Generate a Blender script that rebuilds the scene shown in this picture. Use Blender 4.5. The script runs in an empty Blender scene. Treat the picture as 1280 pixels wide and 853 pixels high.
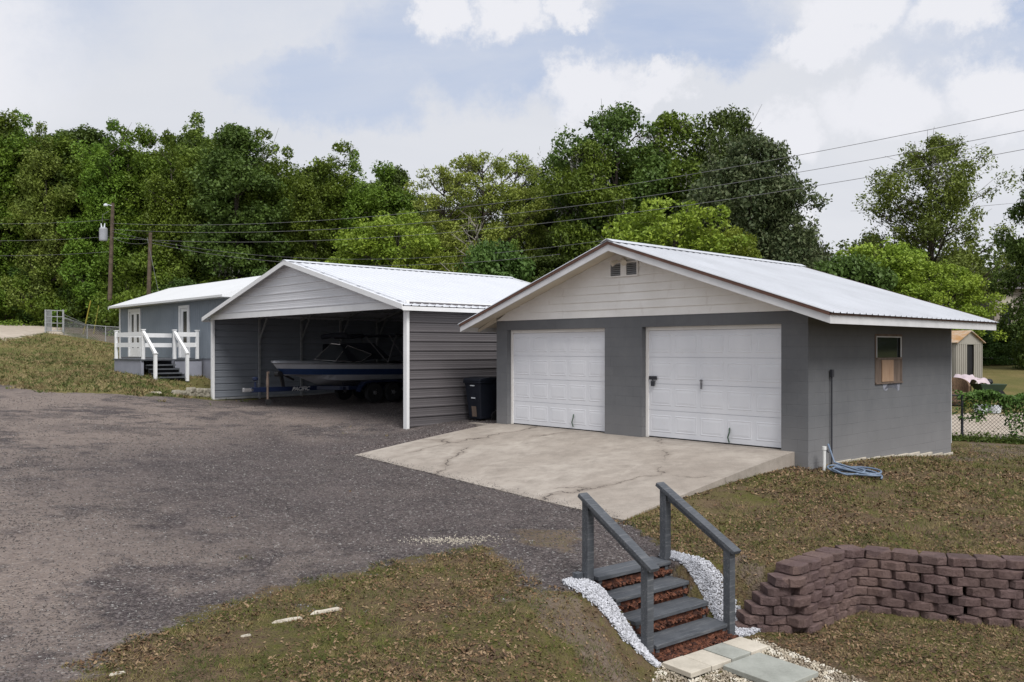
import bpy, math, random
import numpy as np
from mathutils import Vector, Matrix

# ------------------------------------------------------------------ camera, sky, sun, exposure
S = bpy.context.scene
COL = S.collection
CAMZ = 1.76
F = 1070.0 / 1280.0
cam_d = bpy.data.cameras.new('camera')
cam = bpy.data.objects.new('camera', cam_d)
COL.objects.link(cam)
cam.location = (0, 0, CAMZ)
cam.rotation_euler = (math.radians(90), 0, 0)
cam_d.sensor_width = 36.0
cam_d.lens = 36.0 * F
cam_d.shift_y = 10.0 / 1280.0
cam_d.clip_start = 0.1
cam_d.clip_end = 3000
S.camera = cam

SUN_EL, SUN_AZ = 52.0, 157.0        # azimuth clockwise from +Y: light comes from the right, behind the camera
w = bpy.data.worlds.new('World'); S.world = w; w.use_nodes = True
nt = w.node_tree; nt.nodes.clear()
def N(nt, t, **kw):
    n = nt.nodes.new(t)
    for k, v in kw.items(): setattr(n, k, v)
    return n
def Lk(nt, a, b): nt.links.new(a, b)
out = N(nt, 'ShaderNodeOutputWorld'); bg = N(nt, 'ShaderNodeBackground'); bg.inputs['Strength'].default_value = 0.1
sky = N(nt, 'ShaderNodeTexSky'); sky.sky_type = 'NISHITA'; sky.sun_disc = False
sky.sun_elevation = math.radians(SUN_EL); sky.sun_rotation = math.radians(SUN_AZ)
sky.air_density = 1.0; sky.dust_density = 2.0; sky.ozone_density = 1.0
tc = N(nt, 'ShaderNodeTexCoord')
def wmath(op, a, b=None, c=None, clamp=False):
    m = N(nt, 'ShaderNodeMath', operation=op); m.use_clamp = clamp
    for i, v in enumerate((a, b, c)):
        if v is None: continue
        if isinstance(v, (int, float)): m.inputs[i].default_value = v
        else: Lk(nt, v, m.inputs[i])
    return m.outputs[0]
sep = N(nt, 'ShaderNodeSeparateXYZ'); Lk(nt, tc.outputs['Generated'], sep.inputs[0])
zz = wmath('ADD', wmath('MAXIMUM', sep.outputs[2], 0.0), 0.16)
px_ = wmath('DIVIDE', sep.outputs[0], zz); py_ = wmath('DIVIDE', sep.outputs[1], zz)
cmb = N(nt, 'ShaderNodeCombineXYZ'); Lk(nt, px_, cmb.inputs[0]); Lk(nt, py_, cmb.inputs[1])
mp = N(nt, 'ShaderNodeMapping'); mp.inputs['Rotation'].default_value = (0, 0, 0.5); mp.inputs['Scale'].default_value = (0.55, 1.0, 1)
Lk(nt, cmb.outputs[0], mp.inputs[0])
def wnoise(vec, scale, detail, rough, dist=0.0, off=None):
    n = N(nt, 'ShaderNodeTexNoise'); n.inputs['Scale'].default_value = scale; n.inputs['Detail'].default_value = detail
    n.inputs['Roughness'].default_value = rough; n.inputs['Distortion'].default_value = dist
    Lk(nt, vec, n.inputs['Vector']); return n.outputs['Fac']
def dirpx(x, y):
    v = Vector(((x - 640) / 1070.0, 1.0, (436.5 - y) / 1070.0)); v.normalize(); return v
def blob(x, y, r, sx=1.0, warp=None):
    """soft spot of the sky round one direction, with an edge broken by noise"""
    d = dirpx(x, y)
    s = N(nt, 'ShaderNodeVectorMath', operation='SUBTRACT'); s.inputs[1].default_value = d
    Lk(nt, WARP if warp is None else warp, s.inputs[0])
    m = N(nt, 'ShaderNodeVectorMath', operation='MULTIPLY'); m.inputs[1].default_value = (1.0 / sx, 1.0, 1.0); Lk(nt, s.outputs[0], m.inputs[0])
    l = N(nt, 'ShaderNodeVectorMath', operation='LENGTH'); Lk(nt, m.outputs[0], l.inputs[0])
    mr = N(nt, 'ShaderNodeMapRange', interpolation_type='SMOOTHSTEP'); mr.inputs[1].default_value = r; mr.inputs[2].default_value = r * 0.5
    Lk(nt, l.outputs['Value'], mr.inputs[0]); return mr.outputs[0]
wn = N(nt, 'ShaderNodeTexNoise'); wn.inputs['Scale'].default_value = 13; wn.inputs['Detail'].default_value = 9; wn.inputs['Roughness'].default_value = 0.66
Lk(nt, tc.outputs['Generated'], wn.inputs['Vector'])
wv = N(nt, 'ShaderNodeVectorMath', operation='MULTIPLY_ADD'); wv.inputs[1].default_value = (0.16, 0.05, 0.12); wv.inputs[2].default_value = (-0.08, -0.025, -0.06)
Lk(nt, wn.outputs['Color'], wv.inputs[0])
wa = N(nt, 'ShaderNodeVectorMath', operation='ADD'); Lk(nt, tc.outputs['Generated'], wa.inputs[0]); Lk(nt, wv.outputs[0], wa.inputs[1]); WARP = wa.outputs[0]
gaps = None
for (x, y, r, sx, k) in ((600, 52, 0.085, 2.6, .9), (430, 105, 0.06, 2.6, .8), (860, 30, 0.065, 2.4, .9), (330, 95, 0.03, 3, .35), (-250, -200, 0.25, 2, 1), (1500, -150, 0.25, 2, 1), (300, -500, 0.4, 2, .8)):
    b = wmath('MULTIPLY', blob(x, y, r, sx), k); gaps = b if gaps is None else wmath('MAXIMUM', gaps, b)
wisps = wnoise(mp.outputs[0], 1.3, 9, 0.6, 0.7)
gaps = wmath('MULTIPLY', gaps, wmath('MULTIPLY_ADD', wisps, 2.0, -0.2, clamp=True), clamp=True)
puffs = None
for (x, y, r, sx) in ((555, 20, .045, 1.0), (630, 8, .04, 1.3), (705, 8, .03, 1.3), (735, 108, .045, 1.6), (820, 110, .03, 1.6), (1060, 20, .038, 2.0), (1195, 10, .045, 1.7), (1110, 130, .045, 1.9), (990, 165, .04, 1.6), (1250, 120, .05, 1.5), (1020, 50, .03, 1.5), (1010, 275, .03, 1), (-200, 60, .15, 2), (1500, 120, .12, 2)):
    b = blob(x, y, r, sx); puffs = b if puffs is None else wmath('MAXIMUM', puffs, b)
cloud = N(nt, 'ShaderNodeMixRGB'); cloud.inputs[1].default_value = (6.0, 6.2, 6.7, 1); cloud.inputs[2].default_value = (6.7, 6.8, 7.15, 1)
soft = wnoise(mp.outputs[0], 0.8, 8, 0.55, 0.4)
sm = N(nt, 'ShaderNodeMapRange'); sm.inputs[1].default_value = .35; sm.inputs[2].default_value = .68; Lk(nt, soft, sm.inputs[0])
Lk(nt, sm.outputs[0], cloud.inputs[0])
pf = N(nt, 'ShaderNodeMixRGB'); pf.inputs[2].default_value = (7.7, 7.7, 8.1, 1); Lk(nt, wmath('MULTIPLY', puffs, .6), pf.inputs[0]); Lk(nt, cloud.outputs[0], pf.inputs[1])
veil = N(nt, 'ShaderNodeMixRGB'); veil.inputs[0].default_value = 0.72; veil.inputs[2].default_value = (4.5, 5.3, 7.1, 1)
Lk(nt, sky.outputs[0], veil.inputs[1])
g2 = wmath('MULTIPLY', gaps, wmath('SUBTRACT', 1.0, puffs))
mixs = N(nt, 'ShaderNodeMixRGB'); Lk(nt, g2, mixs.inputs[0]); Lk(nt, pf.outputs[0], mixs.inputs[1]); Lk(nt, veil.outputs[0], mixs.inputs[2])
Lk(nt, mixs.outputs[0], bg.inputs[0]); Lk(nt, bg.outputs[0], out.inputs[0])

sun_d = bpy.data.lights.new('sun', 'SUN'); sun_d.energy = 3.0; sun_d.angle = math.radians(26); sun_d.color = (1, .97, .935)
sun = bpy.data.objects.new('sun', sun_d); COL.objects.link(sun)
az, el = math.radians(SUN_AZ), math.radians(SUN_EL)
sdir = Vector((math.sin(az) * math.cos(el), math.cos(az) * math.cos(el), math.sin(el)))
sun.rotation_euler = sdir.to_track_quat('Z', 'Y').to_euler()
S.view_settings.view_transform = 'Standard'; S.view_settings.look = 'None'
S.view_settings.exposure = 0.24; S.view_settings.gamma = 1; S.view_settings.use_curve_mapping = False
S.render.engine = 'CYCLES'
S.cycles.max_bounces = 6; S.cycles.transparent_max_bounces = 12; S.cycles.diffuse_bounces = 3

RND = random.Random(7)
# ------------------------------------------------------------------ materials
def lin(h):
    r, g, b = [int(h[i:i+2], 16) / 255 for i in (0, 2, 4)]
    f = lambda c: c / 12.92 if c <= .04045 else ((c + .055) / 1.055) ** 2.4
    return (f(r), f(g), f(b), 1)
class NT:
    """small helper for writing node materials"""
    def __init__(s, name, rough=.6, metal=0.0, spec=.3):
        s.m = bpy.data.materials.new(name); s.m.use_nodes = True; s.t = s.m.node_tree
        s.b = s.t.nodes['Principled BSDF']; s.b.inputs['Roughness'].default_value = rough; s.b.inputs['Metallic'].default_value = metal
        s.b.inputs['Specular IOR Level'].default_value = spec
        s.pos = s.n('ShaderNodeNewGeometry').outputs['Position']; s.obj = s.n('ShaderNodeTexCoord').outputs['Object']
    def n(s, t, **k): return N(s.t, t, **k)
    def set(s, inp, v):
        if isinstance(v, (int, float)):
            if inp.type == 'RGBA': inp.default_value = (v, v, v, 1)
            else: inp.default_value = v
        elif isinstance(v, tuple): inp.default_value = (v + (1,))[:4] if inp.type == 'RGBA' else v[:3]
        else: Lk(s.t, v, inp)
    def noise(s, scale, detail=5, rough=.55, vec=None, dist=0, col=False, stretch=None):
        n = s.n('ShaderNodeTexNoise'); n.inputs['Scale'].default_value = scale; n.inputs['Detail'].default_value = detail
        n.inputs['Roughness'].default_value = rough; n.inputs['Distortion'].default_value = dist
        v = vec or s.pos
        if stretch:
            mm = s.n('ShaderNodeMapping'); mm.inputs['Scale'].default_value = stretch; s.set(mm.inputs[0], v); v = mm.outputs[0]
        s.set(n.inputs['Vector'], v); return n.outputs['Color' if col else 'Fac']
    def vor(s, scale, feature='F1', vec=None, out='Distance'):
        n = s.n('ShaderNodeTexVoronoi', feature=feature); n.inputs['Scale'].default_value = scale; s.set(n.inputs['Vector'], vec or s.pos); return n.outputs[out]
    def math(s, op, a, b=0.0, c=0.0, clamp=False):
        m = s.n('ShaderNodeMath', operation=op); m.use_clamp = clamp
        s.set(m.inputs[0], a); s.set(m.inputs[1], b); s.set(m.inputs[2], c); return m.outputs[0]
    def ramp(s, v, a, b, lo=0.0, hi=1.0):
        m = s.n('ShaderNodeMapRange'); s.set(m.inputs[0], v)
        for i, q in enumerate((a, b, lo, hi)): m.inputs[i + 1].default_value = q
        return m.outputs[0]
    def mix(s, f, a, b, mode='MIX'):
        m = s.n('ShaderNodeMixRGB', blend_type=mode); s.set(m.inputs[0], f); s.set(m.inputs[1], a); s.set(m.inputs[2], b); return m.outputs[0]
    def bump(s, h, strength=.5, dist=.02):
        b = s.n('ShaderNodeBump'); b.inputs['Strength'].default_value = strength; b.inputs['Distance'].default_value = dist
        s.set(b.inputs['Height'], h); Lk(s.t, b.outputs[0], s.b.inputs['Normal'])
    def col(s, v): s.set(s.b.inputs['Base Color'], v)
    def attr(s, name): a = s.n('ShaderNodeAttribute'); a.attribute_name = name; return a.outputs['Fac']
def simple(name, c, rough=.6, metal=0., var=.12, scale=3., spec=.3, bump=0., bscale=60.):
    t = NT(name, rough, metal, spec); f = t.noise(scale, 6, .6)
    c = tuple(c[:3]); d = tuple(x * (1 - var * 1.6) for x in c); e = tuple(min(1, x * (1 + var)) for x in c)
    t.col(t.mix(t.ramp(f, .3, .7), d, e))
    if bump: t.bump(t.noise(bscale, 4, .6), bump, .01)
    return t.m
M = {}
M['white_trim'] = simple('white_trim', (.62, .62, .63), .5, var=.07, scale=2.5)
M['white_new'] = simple('white_new', (.74, .75, .76), .45, var=.04)
M['beige_soffit'] = simple('beige_soffit', (.62, .56, .46), .7, var=.08, scale=2)
M['dark_grey_wood'] = None
M['black'] = simple('black', (.012, .012, .014), .5, var=.2)
M['rubber'] = simple('rubber', (.018, .018, .02), .8, var=.2, bump=.3)
M['dark_cloth'] = simple('dark_cloth', (.012, .014, .022), .85, var=.2)
M['steel'] = simple('steel', (.25, .25, .26), .45, .6, var=.15)
M['galv'] = simple('galv', (.36, .37, .38), .55, .4, var=.15, scale=8)
M['chrome'] = simple('chrome', (.6, .6, .6), .25, .9)
M['brown_trim'] = simple('brown_trim', (.12, .062, .045), .55, var=.15, scale=5)
M['navy'] = simple('navy', (.010, .016, .042), .3, var=.08)
M['boat_white'] = simple('boat_white', (.32, .33, .36), .3, var=.05)
M['letter_white'] = simple('letter_white', (.45, .45, .45), .5, var=.03)
M['bin_plastic'] = simple('bin_plastic', (.012, .015, .024), .55, var=.15, scale=6)
M['rope'] = simple('rope', (.08, .12, .09), .8)
M['pvc'] = simple('pvc', (.7, .7, .68), .4, var=.06, scale=12)
M['hose'] = simple('hose', (.16, .21, .29), .4, var=.15, scale=8)
M['conduit'] = simple('conduit', (.035, .037, .045), .5, var=.12)
M['yellow'] = simple('yellow', (.24, .2, .03), .6, var=.15)
M['pole_wood'] = simple('pole_wood', (.10, .075, .055), .85, var=.3, scale=4, bump=.4)
M['cable'] = simple('cable', (.16, .16, .17), .6)
M['stripe_blue'] = simple('stripe_blue', (.014, .035, .10), .3, var=.08)
M['transformer'] = simple('transformer', (.30, .31, .34), .5, var=.08)
M['red'] = simple('red', (.07, .025, .02), .7)
M['wicker'] = simple('wicker', (.14, .09, .055), .8, var=.3, scale=20)
M['pink'] = simple('pink', (.5, .42, .45), .8)
M['yellow_pale'] = simple('yellow_pale', (.26, .24, .05), .7)
M['plastic_white'] = simple('plastic_white', (.62, .66, .7), .5, var=.08)
M['plastic_green'] = simple('plastic_green', (.04, .065, .04), .6, var=.2)
M['glass'] = NT('glass', .06, 0, .8).m; M['glass'].node_tree.nodes['Principled BSDF'].inputs['Base Color'].default_value = (.02, .025, .025, 1)
M['screen_glass'] = simple('screen_glass', (.03, .035, .04), .15, spec=.6)
M['bark'] = simple('bark', (.075, .062, .05), .9, var=.35, scale=6, bump=.6, bscale=20)
M['pale_bark'] = simple('pale_bark', (.24, .22, .19), .9, var=.25, scale=6)
M['moss_grey'] = simple('moss_grey', (.17, .17, .14), .95, var=.25, scale=3)
M['stem'] = simple('stem', (.06, .045, .03), .9, var=.3)

def wood_mat():
    t = NT('painted_wood', .65, 0, .35)
    g = t.noise(6, 8, .7, vec=t.obj, stretch=(.5, 9, 9)); f = t.noise(5, 5, .6)
    base = t.mix(t.ramp(f, .3, .7), (.052, .058, .068), (.085, .092, .103))
    base = t.mix(t.ramp(g, .52, .75), base, (.20, .205, .215))
    t.col(base); t.bump(g, .5, .006); return t.m
M['painted_wood'] = wood_mat()
def rib_paint(name, c, dirt=(.3, .27, .22), var=.08, rough=.35, metal=.0):
    t = NT(name, rough, metal, .4); f = t.noise(.9, 6, .6); g = t.noise(14, 4, .6)
    a = t.mix(t.ramp(f, .35, .7), tuple(x * (1 - var) for x in c), c)
    a = t.mix(t.ramp(g, .62, .85, 0, .25), a, dirt)
    t.col(a); return t.m
M['roof_white'] = rib_paint('roof_white', (.60, .62, .66), (.55, .54, .5), .06, .35)
M['roof_garage'] = rib_paint('roof_garage', (.54, .56, .60), (.4, .37, .33), .14, .4)
M['roof_home'] = rib_paint('roof_home', (.66, .67, .68), (.7, .68, .6), .04, .5)
M['gable_metal'] = rib_paint('gable_metal', (.66, .67, .70), (.35, .33, .3), .06)
M['wall_metal'] = rib_paint('wall_metal', (.115, .107, .112), (.09, .08, .075), .1)
M['wall_metal_in'] = rib_paint('wall_metal_in', (.22, .24, .27), (.2, .19, .17), .1)
def siding_white():
    t = NT('clapboard_white', .6, 0, .3); f = t.noise(1.3, 6, .65); g = t.noise(7, 5, .6, stretch=(1, 1, .25))
    a = t.mix(t.ramp(f, .3, .7), (.76, .735, .70), (.87, .855, .83)); a = t.mix(t.ramp(g, .6, .85, 0, .4), a, (.42, .36, .3))
    t.col(a); return t.m
M['clapboard'] = siding_white()
def home_blue():
    t = NT('home_siding', .6, 0, .3); f = t.noise(1.1, 5, .6)
    t.col(t.mix(t.ramp(f, .3, .7), (.18, .212, .25), (.215, .248, .29))); return t.m
M['home_siding'] = home_blue()
M['skirt'] = simple('skirt', (.27, .28, .33), .7, var=.1, scale=1.5)
def door_white():
    t = NT('door_white', .45, 0, .35); f = t.noise(1.6, 6, .6, stretch=(1, 1, .5)); g = t.noise(9, 6, .7)
    a = t.mix(t.ramp(f, .3, .7), (.66, .675, .715), (.74, .75, .785)); a = t.mix(t.ramp(g, .6, .8, 0, .25), a, (.45, .42, .38))
    t.col(a); return t.m
M['door_white'] = door_white()
def block_wall():
    """painted concrete block: running bond joints as bump in the wall's own coordinates"""
    t = NT('painted_block', .85, 0, .2)
    def brick(vec):
        b = t.n('ShaderNodeTexBrick'); b.inputs['Scale'].default_value = 1; b.inputs['Mortar Size'].default_value = .006; b.inputs['Mortar Smooth'].default_value = .4
        b.inputs['Brick Width'].default_value = .4; b.inputs['Row Height'].default_value = .2; b.inputs['Color1'].default_value = (1, 1, 1, 1)
        b.inputs['Color2'].default_value = (.8, .8, .8, 1); b.inputs['Mortar'].default_value = (0, 0, 0, 1); Lk(t.t, vec, b.inputs['Vector']); return b.outputs['Fac']
    sp = t.n('ShaderNodeSeparateXYZ'); Lk(t.t, t.obj, sp.inputs[0])
    c1 = t.n('ShaderNodeCombineXYZ'); Lk(t.t, t.math('ADD', sp.outputs[0], sp.outputs[1]), c1.inputs[0]); Lk(t.t, sp.outputs[2], c1.inputs[1])
    j = brick(c1.outputs[0])
    f = t.noise(.8, 6, .6); g = t.noise(5, 6, .7); st = t.noise(2.2, 6, .65, stretch=(2, 2, .3))
    a = t.mix(t.ramp(f, .3, .7), (.118, .122, .130), (.152, .156, .164))
    a = t.mix(t.ramp(g, .5, .8, 0, .4), a, (.17, .17, .175))
    a = t.mix(t.ramp(st, .58, .8, 0, .35), a, (.085, .08, .08))
    # band low on the wall: worn, splashed paint plus painted-in light below the eave
    lowb = t.ramp(t.math('ADD', sp.outputs[2], t.math('MULTIPLY', t.noise(2.5, 5, .6), .6)), 1.0, .1)
    a = t.mix(t.math('MULTIPLY', lowb, .55), a, (.24, .235, .235))
    a = t.mix(t.math('MULTIPLY', j, t.ramp(t.noise(1.3, 3, .5), .42, .64, .0, .28)), a, (.055, .055, .058))
    t.col(a)
    h = t.math('ADD', t.math('MULTIPLY', j, -.6), t.math('ADD', t.math('MULTIPLY', t.noise(90, 4, .6), .3), t.noise(2.5, 5, .6)))
    t.bump(h, .5, .006); return t.m
M['block'] = block_wall()
def concrete(name, ca, cb, cracks=True):
    t = NT(name, .85, 0, .25); f = t.noise(.55, 8, .65, dist=.3); g = t.noise(3, 8, .7); h = t.noise(45, 5, .7)
    a = t.mix(t.ramp(f, .35, .65), ca, cb)
    a = t.mix(t.ramp(g, .42, .7, 0, .75), a, tuple(x * .68 for x in ca)); a = t.mix(t.ramp(t.noise(1.4, 6, .7, dist=.6), .56, .7, 0, .55), a, tuple(min(1, x * 1.22) for x in cb))
    a = t.mix(t.ramp(h, .35, .7, 0, .3), a, tuple(min(1, x * 1.15) for x in cb))
    if cracks:
        wv = t.n('ShaderNodeVectorMath', operation='MULTIPLY_ADD'); wv.inputs[1].default_value = (1.1, 1.1, .0)
        Lk(t.t, t.noise(1.1, 6, .6, col=True), wv.inputs[0]); Lk(t.t, t.pos, wv.inputs[2])
        d = t.vor(.26, 'DISTANCE_TO_EDGE', vec=wv.outputs[0])
        k = t.math('MULTIPLY', t.ramp(d, .0035, .001), t.ramp(t.noise(.8, 2, .5), .42, .52))
        halo = t.math('MULTIPLY', t.ramp(d, .03, .004, 0, .45), t.ramp(t.noise(.8, 2, .5), .42, .52))
        a = t.mix(halo, a, (.17, .14, .115)); a = t.mix(k, a, (.06, .05, .045))
        t.bump(t.math('SUBTRACT', t.math('MULTIPLY', h, .2), k), .5, .01)
    else: t.bump(h, .3, .006)
    t.col(a); return t.m
M['concrete'] = concrete('concrete', (.265, .23, .198), (.375, .338, .298))
M['concrete_dark'] = concrete('concrete_dark', (.16, .14, .125), (.23, .205, .18), False)
M['paver'] = concrete('paver', (.42, .38, .31), (.52, .48, .41), False)
M['paver_grey'] = concrete('paver_grey', (.26, .27, .24), (.33, .34, .31), False)
M['pebble_white'] = simple('pebble_white', (.52, .53, .57), .75, var=.3, scale=25)
def multi_stone(name, cols, scale):
    t = NT(name, .8, 0, .25); c = t.vor(scale, out='Color'); sp = t.n('ShaderNodeSeparateXYZ'); Lk(t.t, c, sp.inputs[0])
    cr = t.n('ShaderNodeValToRGB'); cr.color_ramp.interpolation = 'CONSTANT'
    while len(cr.color_ramp.elements) < len(cols): cr.color_ramp.elements.new(.5)
    for i, cc in enumerate(cols): cr.color_ramp.elements[i].position = i / len(cols); cr.color_ramp.elements[i].color = (*cc, 1)
    Lk(t.t, sp.outputs[0], cr.inputs[0]); t.col(cr.outputs[0]); return t.m
M['cream_gravel'] = multi_stone('cream_gravel', [(.5, .45, .36), (.36, .31, .24), (.62, .58, .5), (.25, .21, .16)], 14)
M['dark_gravel'] = multi_stone('dark_gravel', [(.06, .052, .052), (.13, .115, .11), (.095, .082, .08), (.16, .14, .13), (.07, .06, .058), (.10, .09, .088), (.13, .12, .115), (.06, .055, .056), (.15, .13, .12), (.08, .072, .07), (.09, .085, .085), (.07, .062, .06), (.12, .105, .10), (.27, .26, .25)], 23)
M['mulch'] = multi_stone('mulch', [(.095, .035, .02), (.06, .023, .014), (.14, .055, .032), (.035, .015, .011)], 30)
M['litter'] = multi_stone('litter', [(.19, .125, .07), (.11, .066, .037), (.25, .175, .105), (.145, .086, .045), (.075, .047, .031)], 17)
M['blades'] = multi_stone('blades', [(.07, .085, .018), (.115, .125, .03), (.22, .17, .08), (.055, .07, .016), (.16, .14, .052)], 6)
M['blades_dry'] = multi_stone('blades_dry', [(.10, .12, .035), (.25, .2, .1), (.18, .14, .07), (.07, .085, .025)], 4)
def retaining():
    t = NT('split_block', .9, 0, .2); f = t.noise(6, 6, .7); g = t.noise(38, 5, .75); p = t.vor(3.6, out='Color'); sp = t.n('ShaderNodeSeparateXYZ'); Lk(t.t, p, sp.inputs[0])
    a = t.mix(t.ramp(f, .3, .7), (.115, .073, .071), (.205, .145, .14)); a = t.mix(t.math('MULTIPLY', sp.outputs[0], .55), a, (.24, .165, .14)); a = t.mix(t.ramp(sp.outputs[1], .6, 1, 0, .6), a, (.07, .05, .05))
    a = t.mix(t.ramp(g, .5, .75, 0, .6), a, (.055, .035, .035)); t.col(a)
    t.bump(t.math('ADD', t.noise(14, 7, .8), t.math('MULTIPLY', g, .4)), 1.0, .05); return t.m
M['split_block'] = retaining()
M['rough_stone'] = concrete('rough_stone', (.22, .2, .16), (.36, .34, .28), False)
def plywood(name, a, b):
    t = NT(name, .8); g = t.noise(9, 6, .7, stretch=(1, 1, .2)); t.col(t.mix(t.ramp(g, .3, .7), a, b)); return t.m
M['plywood'] = plywood('plywood', (.30, .19, .12), (.42, .29, .2)); M['weathered_board'] = plywood('weathered_board', (.10, .075, .06), (.2, .15, .12))
M['shed_wall'] = rib_paint('shed_wall', (.34, .32, .28), (.25, .2, .15), .12)
def rusty():
    t = NT('rusty_roof', .7); f = t.noise(1.6, 7, .7); t.col(t.mix(t.ramp(f, .4, .62), (.36, .2, .08), (.45, .4, .34))); return t.m
M['rusty_roof'] = rusty()
def brick_far():
    t = NT('tan_brick', .9); f = t.noise(1.2, 5, .6); g = t.noise(9, 5, .7, stretch=(1, 1, 3)); a = t.mix(t.ramp(f, .3, .7), (.25, .215, .185), (.37, .335, .3)); t.col(t.mix(t.ramp(g, .4, .75, 0, .6), a, (.19, .15, .13))); return t.m
M['tan_brick'] = brick_far()
M['shingle'] = simple('shingle', (.12, .105, .105), .9, var=.25, scale=2)

def leaf_mat(name, a, b, c, transl=.24):
    """leaves: three greens chosen by clump noise and by plant"""
    t = NT(name, .55, 0, .25)
    oi = t.n('ShaderNodeObjectInfo').outputs['Random']
    f = t.noise(.55, 3, .5); g = t.noise(5, 3, .6)
    x = t.mix(t.ramp(f, .36, .64), a, b); x = t.mix(t.ramp(g, .45, .75, 0, .8), x, c)
    hs = t.n('ShaderNodeHueSaturation'); Lk(t.t, t.ramp(oi, 0, 1, .49, .517), hs.inputs['Hue']); Lk(t.t, t.ramp(oi, 0, 1, .8, 1.3), hs.inputs['Value']); hs.inputs['Saturation'].default_value = .95
    Lk(t.t, x, hs.inputs['Color']); Lk(t.t, hs.outputs[0], t.b.inputs['Base Color'])
    tr = t.n('ShaderNodeBsdfTranslucent'); Lk(t.t, hs.outputs[0], tr.inputs[0]); ms = t.n('ShaderNodeMixShader'); ms.inputs[0].default_value = transl
    Lk(t.t, t.b.outputs[0], ms.inputs[1]); Lk(t.t, tr.outputs[0], ms.inputs[2]); Lk(t.t, ms.outputs[0], t.t.nodes['Material Output'].inputs[0]); return t.m
M['leaf_forest'] = leaf_mat('leaf_forest', (.070, .120, .009), (.130, .195, .013), (.20, .275, .025))
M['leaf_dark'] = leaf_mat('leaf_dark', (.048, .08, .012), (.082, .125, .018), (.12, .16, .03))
M['leaf_magnolia'] = leaf_mat('leaf_magnolia', (.045, .065, .024), (.075, .095, .035), (.15, .15, .07), .2)
M['leaf_lime'] = leaf_mat('leaf_lime', (.17, .24, .015), (.27, .34, .025), (.13, .20, .02))
M['leaf_olive'] = leaf_mat('leaf_olive', (.15, .19, .022), (.24, .28, .035), (.31, .34, .07))
M['leaf_spring'] = leaf_mat('leaf_spring', (.11, .165, .022), (.18, .245, .03), (.26, .32, .06)); M['leaf_hedge'] = leaf_mat('leaf_hedge', (.045, .09, .014), (.08, .14, .022), (.12, .18, .04))

# ------------------------------------------------------------------ terrain
CP = np.array([(-.36,20.36,-.03),(5.03,14.52,-.29),(9.6,18.75,-.57),(-3.1,17.6,-.41),(1.57,11.2,-.55),(1.2,9.45,-.63),(.2,8.6,-.66),
 (4.3,10.4,-.62),(7,9.8,-.62),(9,12,-.5),(-2.54,20.5,-.13),(-10.15,28.96,.05),(-13,30.1,.8),(-14.97,32.24,.9),(-11.4,31.6,.78),(-12.2,29.3,.72),
 (-11,26.5,.28),(-16.1,27,.58),(-8.4,14,-.12),(-3.8,6.3,-.62),(-1.5,7.5,-.68),(-24.9,46,2.62),(-24.8,50,2.2),(-23.1,50,1.97),(-17.4,38.1,1.25),(-25.1,42,2.05),(-36,60,3.4),(-31,65,3.5),(-45,50,3.3),
 (12.2,23.2,-.72),(12.9,21.5,-.76),(16,25,-.55),(17.5,33,.42),(22,42,.84),(26,48,1.2),(30,60,1.5),(0,45,.8),(0,60,1.8),(-2,70,2.4),(-4,32,.1),(3,30,-.1),(10,40,.4),(-6,12,-.35),(-20,20,.5),(-30,30,1.6),(-6,22,-.12),
 (-3,3,-.7),(0,-5,-.9),(-12,0,-.4),(12,4,-.7),(25,5,-.8),(24,20,-.7),(-40,10,1.2),(-60,80,4),(60,80,2.5),(0,100,3),(60,20,0),(-80,20,3),(0,-40,-1),(70,-30,-1),(-70,-30,1),(-12.5,34,1.0),(20,27,-.3),(-7.65,26.6,-.02),(-4.5,29,-.02),(-7,31,0),(-3,33,0)], float)
def _phi(r2): return np.where(r2 > 1e-9, .5 * r2 * np.log(np.maximum(r2, 1e-12)), 0)
def _fit():
    P = CP[:, :2] / 20; n = len(P); A = np.zeros((n + 3, n + 3)); d = ((P[:, None] - P[None]) ** 2).sum(-1)
    A[:n, :n] = _phi(d) + np.eye(n) * .0006; A[:n, n] = 1; A[:n, n+1:] = P; A[n, :n] = 1; A[n+1:, :n] = P.T
    return np.linalg.solve(A, np.concatenate([CP[:, 2], [0, 0, 0]])), P
_w, _P = _fit()
def upper(x, y):
    x = np.clip(np.asarray(x, float), -85, 75); y = np.clip(np.asarray(y, float), -42, 105)
    q = np.stack([x, y], -1) / 20; sh = q.shape[:-1]; q = q.reshape(-1, 2); r = np.empty(len(q))
    for i in range(0, len(q), 20000):
        qq = q[i:i+20000]; r[i:i+20000] = _phi(((qq[:, None] - _P[None]) ** 2).sum(-1)) @ _w[:-3] + _w[-3] + qq @ _w[-2:]
    return r.reshape(sh)
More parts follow.
